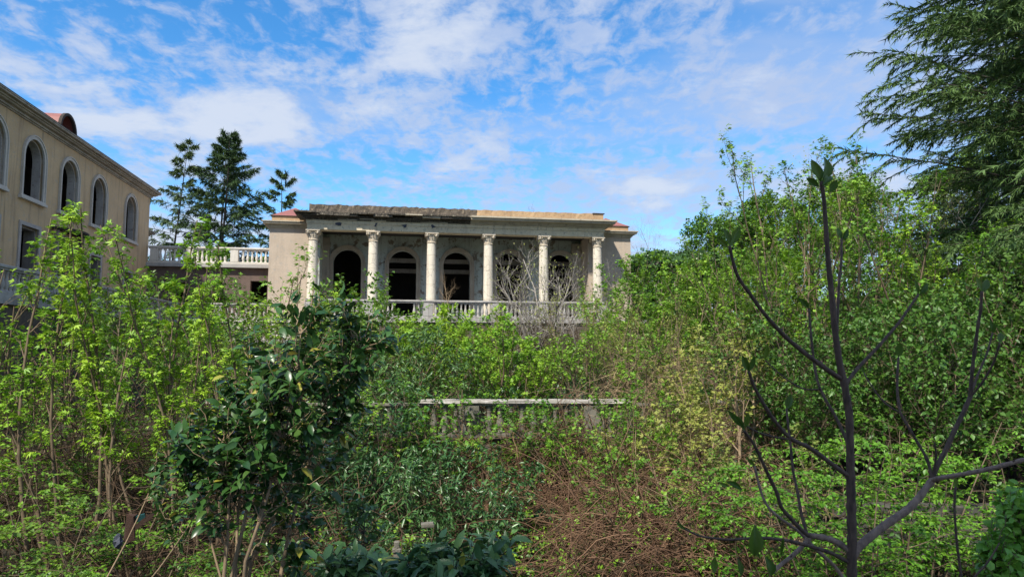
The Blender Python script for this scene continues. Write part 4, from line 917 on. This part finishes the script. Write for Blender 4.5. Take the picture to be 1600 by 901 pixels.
# ------------------------------------------------------------------ camellia (foreground left)
def camellia():
    rng = np.random.default_rng(77); Y0 = 6.0
    g = float(hgt(-2.3, Y0)); base = np.array([-2.28, Y0, g])
    e = empty('camellia', base, 0, label='big dark glossy camellia bush with pale bare stems', cat='shrub')
    def poly(pts, k=9):
        q = np.array([at(px, py, Y0+dy)-base for px, py, dy in pts]); q = np.concatenate([[[q[0][0]*.35, q[0][1]*.3, -.1]], q])
        s = np.linspace(0, 1, len(q)); t = np.linspace(0, 1, k)
        return np.stack([np.interp(t, s, q[:, i]) for i in range(3)], -1)
    st = [[(362, 901, 0), (385, 800, 0), (402, 700, .05), (425, 610, .1)], [(368, 901, .05), (372, 800, .1), (385, 690, .15), (395, 600, .2)],
          [(350, 901, -.1), (355, 850, -.1), (358, 780, -.15), (350, 690, -.2)], [(345, 901, .1), (325, 830, .1), (300, 780, .1), (285, 720, .1)],
          [(438, 901, .2), (452, 830, .25), (475, 740, .3), (505, 660, .3), (545, 590, .3)], [(372, 901, .15), (425, 820, .2), (470, 720, .3), (520, 600, .4), (565, 545, .4)],
          [(380, 901, .2), (430, 800, .3), (455, 660, .4), (478, 540, .5), (490, 450, .5)], [(375, 901, -.2), (410, 800, -.2), (440, 700, -.2), (462, 610, -.1), (470, 520, 0)]]
    S = np.stack([poly(p) for p in st]); Rr = np.linspace(.022, .006, S.shape[1])[None]*np.array([1, .8, .9, .6, 1.0, .7, .9, .8])[:, None]
    lobes = [(395, 690, 0, 120, 95, .55, 100), (330, 730, -.05, 70, 85, .4, 42), (470, 570, .2, 110, 110, .55, 95), (495, 478, .45, 60, 42, .35, 34), (560, 540, .4, 62, 75, .4, 44), (450, 745, .1, 105, 75, .5, 36), (420, 620, -.2, 100, 70, .5, 70), (300, 690, 0, 45, 45, .3, 12), (530, 650, .3, 60, 60, .35, 22), (455, 830, .2, 90, 60, .4, 16)]
    ends = []
    for cx, cy, dy, rx, ry, rz, n in lobes:
        v = norm(rng.normal(size=(n, 3)))*(rng.random((n, 1))**.45)
        ends += [at(cx+rx*a, cy+ry*b, Y0+dy+rz*c)-base for a, b, c in v]
    E_ = np.array(ends); flat = S[:, 2:].reshape(-1, 3)
    # connect each twig end to a stem point below it
    dd = np.linalg.norm(E_[:, None]-(flat[None]+np.array([0, 0, .28])), axis=-1); j = dd.argmin(1); A0 = flat[j]
    k = 7; t = np.linspace(0, 1, k)[None, :, None]; ctrl = A0*.45+E_*.55; ctrl[:, 2] -= .06
    keep = rng.random(len(E_)) < .80; A0 = A0[keep]; E_ = E_[keep]; ctrl = ctrl[keep]
    TW = A0[:, None]*(1-t)**2+2*ctrl[:, None]*t*(1-t)+E_[:, None]*t**2+rng.normal(size=(len(E_), k, 3))*.012
    TR = np.linspace(.006, .0022, k)[None].repeat(len(E_), 0)
    o = ob('stems', wood([(S, Rr), (TW, TR)], M['bark_pale'], 'stems', (7, 4)), e)
    P, T = along(rng, TW, 9, .42, 1.02); n = len(P)
    D = side_dirs(rng, T, .30, .9, .55); L = .122*rng.uniform(.6, 1.2, n); N = upn(rng, n, .45)
    cd = P[:, 1]+.5*rng.random(n); near = np.argsort(cd)[:300]; rest = np.setdiff1d(np.arange(n), near)
    A = Acc(); A.add(*leaves(rng, P[rest], D[rest], N[rest], L[rest], L[rest]*.5, T_OVAL))
    tag(ob('foliage', A.mesh('foliage', M['camellia'], True), e), kind='stuff')
    v, f = T_OVAL; kinds = []
    for i in range(6):
        vv = v.copy(); vv[:, 1] *= .5+.08*(i % 3); vv[:, 2] *= 1+.4*(i % 2)
        kinds.append(np_mesh('leaf', vv, [f], M['camellia'], rnd=np.full(len(f), (.05, .3, .5, .75, .9, .99)[i]), smooth=True))
    for q in near:
        d = D[q]; nn = N[q]-d*np.dot(N[q], d); nn /= np.linalg.norm(nn); s = np.cross(nn, d)
        ki = rng.integers(0, 5) if rng.random() > .02 else 5
        l = ob('leaf', kinds[ki], e); mt = Matrix(((d[0], s[0], nn[0], 0), (d[1], s[1], nn[1], 0), (d[2], s[2], nn[2], 0), (0, 0, 0, 1)))
        l.matrix_local = Matrix.Translation(Vector(P[q])) @ mt @ Matrix.Scale(float(L[q]), 4)
camellia()

# low broad-leaved evergreens at the bottom, privet on the right
def low_leafy(name, seed, base, lobes, Y0, leafL, wr, mat, bark, label, cat='shrub', maxparts=140, per=10):
    rng = np.random.default_rng(seed); base = np.array(base); e = empty(name, base, 0, label=label, cat=cat)
    ends = []
    for cx, cy, dy, rx, ry, rz, n in lobes:
        v = norm(rng.normal(size=(n, 3)))*(rng.random((n, 1))**.5); ends += [at(cx+rx*a, cy+ry*b, Y0+dy+rz*c)-base for a, b, c in v]
    E_ = np.array(ends); k = 8; t = np.linspace(0, 1, k)[None, :, None]
    ms = []
    for cx, cy, dy, rx, ry, rz, n in lobes:
        for q in range(1+n//25):
            c = at(cx+rx*rng.uniform(-.5, .5), cy+ry*.1, Y0+dy+rz*rng.uniform(-.5, .5))-base; ms.append([c*np.array([.04, .04, 0])-[0, 0, .1], c*np.array([.35, .35, .45]), c*np.array([.8, .8, .8]), c])
    MS = np.array(ms); tt = np.linspace(0, 1, 10); MS = np.stack([np.stack([np.interp(tt, np.linspace(0, 1, 4), q[:, i]) for i in range(3)], -1) for q in MS])
    MS[:, 1:-1] = .25*MS[:, :-2]+.5*MS[:, 1:-1]+.25*MS[:, 2:]
    flat = MS[:, 4:].reshape(-1, 3); j = np.linalg.norm(E_[:, None]-(flat[None]+np.array([0, 0, .18])), axis=-1).argmin(1); A0 = flat[j]; ctrl = .5*A0+.5*E_; ctrl[:, 2] -= .04
    TW = A0[:, None]*(1-t)**2+2*ctrl[:, None]*t*(1-t)+E_[:, None]*t**2+rng.normal(size=(len(E_), k, 3))*.01
    ob('stems', wood([(MS, np.linspace(.012, .005, 10)[None].repeat(len(MS), 0)), (TW, np.linspace(.005, .002, k)[None].repeat(len(E_), 0))], M[bark], 'stems', (6, 4)), e)
    P, T = along(rng, TW, per, .35, 1.02); n = len(P); D = side_dirs(rng, T, .25, .9, .5); L = leafL*rng.uniform(.55, 1.2, n); N = upn(rng, n, .4)
    near = np.argsort(P[:, 1]+.4*rng.random(n))[:maxparts]; rest = np.setdiff1d(np.arange(n), near)
    A = Acc(); A.add(*leaves(rng, P[rest], D[rest], N[rest], L[rest], L[rest]*wr, T_OVAL)); tag(ob('foliage', A.mesh('foliage', M[mat], True), e), kind='stuff')
    v, f = T_OVAL; kinds = []
    for i in range(5):
        vv = v.copy(); vv[:, 1] *= wr*(1+.12*(i % 3-1)); vv[:, 2] *= 1+.5*(i % 2); kinds.append(np_mesh('leaf', vv, [f], M[mat], rnd=np.full(len(f), (.05, .3, .55, .8, .93)[i]), smooth=True))
    for q in near:
        d = D[q]; nn = N[q]-d*np.dot(N[q], d); nn /= np.linalg.norm(nn); s = np.cross(nn, d)
        l = ob('leaf', kinds[rng.integers(0, 5)], e); mt = Matrix(((d[0], s[0], nn[0], 0), (d[1], s[1], nn[1], 0), (d[2], s[2], nn[2], 0), (0, 0, 0, 1)))
        l.matrix_local = Matrix.Translation(Vector(P[q])) @ mt @ Matrix.Scale(float(L[q]), 4)
low_leafy('aucuba', 5, (-.55, 5.0, float(hgt(-.55, 5.0))), [(705, 875, 0, 85, 35, .4, 46), (640, 895, 0, 80, 30, .4, 30), (575, 890, .1, 60, 40, .4, 26), (760, 850, .2, 45, 25, .3, 14), (690, 920, -.2, 130, 30, .4, 40), (520, 880, .2, 60, 35, .4, 24)], 5.0, .135, .42, 'aucuba', 'bark_dark', 'low evergreen with broad bluish leaves growing through brown brambles')
low_leafy('privet', 6, (3.75, 4.6, float(hgt(3.75, 4.6))), [(1590, 800, 0, 45, 60, .3, 60), (1570, 870, -.1, 50, 45, .3, 60), (1620, 850, 0, 50, 80, .3, 50)], 4.6, .062, .7, 'privet', 'bark', 'bright green privet bush with round leaves next to the fig branches', maxparts=200, per=12)
low_leafy('camellia', 8, (-1.5, 7.2, float(hgt(-1.5, 7.2))), [(560, 800, 0, 50, 50, .4, 20), (470, 870, 0, 70, 40, .4, 22)], 7.2, .085, .5, 'laurel', 'bark_dark', 'small low camellia seedling at the foot of the dead vines', maxparts=60)
low_leafy('evergreen_seedling', 9, (-4.2, 6.4, float(hgt(-4.2, 6.4))), [(255, 745, 0, 30, 60, .3, 14), (290, 800, 0, 40, 40, .3, 8)], 6.4, .095, .5, 'camellia', 'bark_pale', 'thin evergreen seedling with glossy leaves left of the camellia', maxparts=60)

# ------------------------------------------------------------------ fig tree (foreground right)
def fig():
    Y0 = 3.5; base = np.array([1.64, Y0, float(hgt(1.64, Y0))])
    e = empty('fig_tree', base, 0, label='nearly leafless young fig tree with knobbly dark branches and opening buds', cat='tree')
    rng = np.random.default_rng(3)
    def sm(pts, w, dy0, dy1, k):
        q = np.array([at(px, py, Y0+dy0+(dy1-dy0)*i/(len(pts)-1)) for i, (px, py) in enumerate(pts)])-base
        seg = np.concatenate([[0], np.cumsum(np.linalg.norm(np.diff(q, axis=0), axis=1))]); n = max(6, int(seg[-1]/.018))
        t = np.linspace(0, seg[-1], n); c = np.stack([np.interp(t, seg, q[:, i]) for i in range(3)], -1)
        for _ in range(3): c[1:-1] = .25*c[:-2]+.5*c[1:-1]+.25*c[2:]
        r = np.interp(t, [0, seg[-1]], [w[0], w[1]])*Y0/FPX/2*.92
        ph = rng.uniform(0, .1); node = np.abs(((t+ph) % .075)-.0375)/.0375
        r = r*(1+.22*np.clip((node-.72)/.28, 0, 1))*(1+.04*rng.normal(size=n))
        return c, r
    B = [('trunk', [(1331, 1250), (1332, 1050), (1331, 901), (1331, 834), (1329, 749), (1327, 647), (1319, 598), (1312, 571), (1304, 513), (1300, 465), (1295, 420), (1291, 365), (1287, 307), (1283, 284)], (21, 6.5), 0, 0),
         ('branch', [(1317, 593), (1299, 582), (1259, 553), (1228, 527), (1207, 505), (1188, 482), (1170, 456), (1153, 434), (1145, 410), (1140, 384)], (8.5, 5), 0, -.15),
         ('branch', [(1321, 600), (1339, 576), (1370, 544), (1404, 505), (1415, 489), (1435, 460)], (6.5, 4), 0, .2),
         ('branch', [(1306, 550), (1308, 510), (1311, 441), (1315, 406), (1315, 372)], (5, 4), .02, .25),
         ('branch', [(1331, 868), (1339, 856), (1362, 836), (1388, 816), (1419, 796), (1437, 776), (1457, 749)], (15, 11), 0, .1),
         ('branch', [(1455, 750), (1464, 747), (1495, 742), (1539, 734), (1600, 718), (1660, 700)], (8, 6.5), .1, -.1),
         ('branch', [(1456, 752), (1462, 731), (1477, 705), (1491, 673), (1504, 647), (1517, 618)], (9, 7), .1, .15),
         ('branch', [(1516, 620), (1519, 580), (1524, 540), (1528, 509), (1533, 482), (1534, 455)], (6.5, 4.5), .15, .1),
         ('branch', [(1517, 616), (1528, 585), (1542, 553), (1551, 520)], (4, 3), .15, .3), ('branch', [(1517, 619), (1535, 598), (1553, 567), (1562, 536)], (4, 3), .15, 0),
         ('branch', [(1456, 745), (1450, 718), (1437, 696), (1422, 671), (1406, 645), (1402, 616), (1402, 585), (1404, 558)], (5.5, 4), .1, .35),
         ('branch', [(1406, 645), (1381, 629), (1366, 609), (1355, 593), (1350, 582)], (3.5, 2.5), .26, .4), ('branch', [(1459, 738), (1464, 709), (1460, 691)], (4, 2.5), .1, .05),
         ('branch', [(1329, 745), (1312, 734), (1286, 714), (1264, 698), (1237, 687), (1221, 671), (1206, 651), (1192, 629), (1177, 602), (1170, 580)], (8, 5), 0, -.2),
         ('branch', [(1235, 686), (1201, 681), (1179, 673), (1166, 665)], (3.5, 2.5), -.1, -.1),
         ('branch', [(1331, 862), (1308, 845), (1286, 838), (1264, 836)], (11, 9), 0, .1),
         ('branch', [(1268, 838), (1259, 834), (1237, 811), (1219, 791), (1215, 771), (1203, 747), (1188, 714), (1177, 691), (1163, 673)], (7.5, 4.5), .1, -.1),
         ('branch', [(1262, 838), (1252, 803), (1246, 767), (1239, 736), (1235, 691), (1230, 651), (1229, 638)], (5.5, 4), .1, .35),
         ('branch', [(1266, 838), (1255, 852), (1237, 869), (1221, 880), (1208, 894)], (8, 6), .1, .0),
         ('branch', [(1319, 905), (1304, 883), (1281, 863), (1264, 847), (1250, 830), (1228, 816), (1203, 796), (1195, 785), (1186, 758), (1179, 727)], (6.5, 4), .12, .3),
         ('branch', [(1330, 880), (1299, 863), (1264, 852), (1228, 843), (1184, 839), (1139, 843), (1095, 838), (1070, 826)], (7, 3), 0, -.1),
         ('branch', [(1327, 697), (1317, 674), (1304, 647), (1290, 625), (1279, 602), (1273, 576), (1267, 522), (1264, 482)], (6, 4), .05, .35),
         ('branch', [(1281, 608), (1255, 609), (1224, 589), (1195, 562)], (3, 2.2), .2, .4),
         ('branch', [(1505, 960), (1502, 901), (1495, 847), (1491, 794), (1493, 760)], (5, 4), .3, .3), ('branch', [(1480, 960), (1522, 901), (1544, 878), (1562, 847)], (4, 2.5), .2, .2)]
    for i, (nm, pts, w, a, b) in enumerate(B):
        c, r = sm(pts, w, a, b, 0)
        if i == 0: c[0, 2] = min(c[0, 2], 0.0); c = np.concatenate([[[c[0, 0], c[0, 1], -.1]], c]); r = np.concatenate([[r[0]*1.3], r])
        V, F = tubes(c[None], r[None], 9 if i in (0, 4) else 7); cap = np.arange(len(V)-(9 if i in (0, 4) else 7), len(V))[None]
        o = ob(nm, np_mesh(nm, V, [F, cap], M['bark_figl' if i in (4, 5, 15, 18, 19) else 'bark_fig'], smooth=True), e)
    # short bud spurs on the limbs
    for i, (nm, pts, w, a, b) in enumerate(B):
        if i in (4, 15): continue
        c, r = sm(pts, w, a, b, 0); n = max(1, len(c)//16)
        for q in rng.choice(np.arange(3, max(4, len(c)-3)), n):
            d = norm(rng.normal(size=3)+np.array([0, 0, .9])); l = rng.uniform(.012, .035)
            if c[q][2] < (4.7-base[2]): continue
            P = np.stack([c[q], c[q]+d*l*.5, c[q]+d*l])[None]; V, F = tubes(P, np.array([[r[q]*.45, r[q]*.5, .0012]]), 5)
            ob('bud_spur', np_mesh('bud_spur', V, [F], M['bark_fig'], smooth=True), e)
    # leaves: unfolding, upright
    prof = [(0, .015), (.12, .10), (.32, .25), (.55, .29), (.78, .19), (1, .01)]
    def leafmesh(fold, curl, rn):
        V = []; F = []
        for i, (u_, w_) in enumerate(prof):
            z = -curl*u_*u_; V += [(u_, -w_, z+fold*w_), (u_, -w_*.5, z+fold*w_*.42), (u_, 0, z), (u_, w_*.5, z+fold*w_*.42), (u_, w_, z+fold*w_)]
        for i in range(len(prof)-1):
            for k in range(4): F.append((i*5+k, i*5+k+1, i*5+6+k, i*5+5+k))
        return np_mesh('leaf', np.array(V), [np.array(F)], M['fig'], rnd=np.full(len(F), rn), smooth=True)
    kinds = [leafmesh(.5, .10, .2), leafmesh(.8, .25, .6), leafmesh(.35, -.12, .9)]
    # (px, py base, length px, screen angle deg from up (+ = right), width factor, dy)
    LV = [(1284, 284, 46, 18, .75, 0), (1281, 280, 34, -25, .8, -.01), (1285, 290, 30, 45, .7, -.03), (1280, 292, 28, -62, .7, .03), (1297, 301, 22, 25, 1.0, -.02), (1282, 284, 26, -5, .8, .04),
          (1140, 384, 28, -20, .8, -.15), (1141, 384, 34, 28, .7, -.15), (1138, 388, 24, -50, .6, -.15), (1435, 460, 24, -20, .8, .2), (1436, 461, 26, 35, .7, .2), (1534, 455, 24, -25, .8, .1), (1535, 456, 26, 30, .8, .1),
          (1551, 520, 22, -10, .8, .3), (1562, 536, 20, 20, .8, 0), (1315, 374, 22, -20, .9, .25), (1316, 374, 20, 30, .9, .25), (1404, 558, 26, 5, .9, .35), (1264, 482, 26, -45, .7, .35), (1170, 580, 26, -25, .7, -.2), (1170, 581, 26, 15, .6, -.2),
          (1195, 562, 28, 0, .8, .4), (1163, 673, 28, -30, .7, -.1), (1162, 668, 34, -42, .5, -.1), (1165, 668, 24, 10, .6, -.1), (1230, 640, 28, 15, .8, .35), (1178, 868, 42, 3, .85, -.25), (1188, 872, 26, -40, .5, -.25), (1205, 900, 28, -10, 1.0, -.1),
          (1116, 895, 24, 5, .8, 0), (1158, 900, 26, -5, .7, 0), (1220, 868, 30, 8, .3, -.1), (1179, 728, 20, -40, .6, .3), (1493, 764, 22, 0, .7, .3), (1160, 765, 28, -60, .6, .1), (1072, 828, 18, -50, .5, -.1), (1350, 582, 14, -20, .7, .4), (1562, 848, 18, 30, .6, .2), (1140, 760, 20, -70, .5, .1)]
    for px, py, ln, ang, wf, dy in LV:
        p = at(px, py, Y0+dy); a = math.radians(ang)
        d = np.array([math.sin(a), rng.uniform(-.25, .25), math.cos(a)]); d /= np.linalg.norm(d)
        n0 = np.array([rng.uniform(-.6, .6), -1, .2]); n0 -= d*np.dot(n0, d); n0 /= np.linalg.norm(n0); s = np.cross(n0, d); Lm = ln*Y0/FPX
        o = ob('leaf', kinds[rng.integers(0, 3)], e); mt = Matrix(((d[0], s[0], n0[0], 0), (d[1], s[1], n0[1], 0), (d[2], s[2], n0[2], 0), (0, 0, 0, 1)))
        o.matrix_local = Matrix.Translation(Vector(p-base)) @ mt @ Matrix.Diagonal((Lm, Lm*wf, Lm, 1))
fig()

# ------------------------------------------------------------------ debris
def debris():
    p = at(212, 822, 7.3); e = empty('broken_cabinet', (p[0], p[1], p[2]-.14), .3, label='dark broken cabinet with a teal board and slanting brown plank in the undergrowth', cat='debris')
    m = MB(); m.box(-.10, .0, -.02, .02, 0, .26, .02, R0); m.build('side_panel', M['rust'], e)
    m = MB(); m.box(.0, .14, .03, .05, .17, .235); o = m.build('teal_board', M['teal'], e); o.rotation_euler = (.2, -.25, 0)
    m = MB(); m.box(-.02, .24, -.03, -.005, .0, .045, .008, R0); o = m.build('plank', M['rust'], e, loc=(-.02, 0, .09)); o.rotation_euler = (0, -.65, .1)
    r = MB(); r.lathe([(.01, 0), (.04, .02), (.045, .06), (.03, .1), (.01, .13)], 7, (-.15, -.03, -.05)); r.v = [tuple(c+R0.uniform(-.012, .012) for c in q) for q in r.v]; r.build('dark_rag', M['darkrag'], e)
    p = at(832, 838, 11.6); m = MB(); q = []
    for j in range(5):
        for i in range(6): q.append((.06*i-.15+R0.uniform(-.015, .015), .05*j-.1+R0.uniform(-.015, .015), .05+R0.uniform(-.04, .05)))
    m.add(q, [(j*6+i, j*6+i+1, j*6+i+7, j*6+i+6) for j in range(4) for i in range(5)])
    p[2] = float(hgt(p[0], p[1]))+.25
    o = m.build('plastic_bag', M['blue'], None, True, loc=p); sd = o.modifiers.new('thick', 'SOLIDIFY'); sd.thickness = .006; o.rotation_euler = (.8, 0, .3); tag(o, 'crumpled blue plastic bag caught in the dead brambles', 'bag')
    p = at(620, 850, 10.6); e2 = empty('stone_post', (p[0], p[1], p[2]-.3), .2, label='short mossy stone post among brown leaves below the laurels', cat='post'); e2.scale = (.5, .5, .6)
    m = MB(); m.cbox(-.09, .09, -.09, .09, 0, .34, .02); m.build('shaft', M['mossy'], e2); m = MB(); m.cbox(-.13, .13, -.13, .13, .341, .43, .03); m.build('cap', M['mossy'], e2); m = MB(); m.cbox(-.08, .08, -.08, .08, .431, .58, .02); m.build('neck', M['mossy'], e2)
    p = at(668, 819, 11.2); m = MB(); m.cbox(-.2, .2, -.12, .12, -.05, .05, .02); m.v = [tuple(c+R0.uniform(-.012, .012) for c in q) for q in m.v]; o = m.build('stone_slab', M['mossy'], None, loc=p); o.scale = (.5, .5, .55); o.rotation_euler = (.05, .03, .2); tag(o, 'loose flat stone slab wedged in the dark brambles', 'stone')
debris()
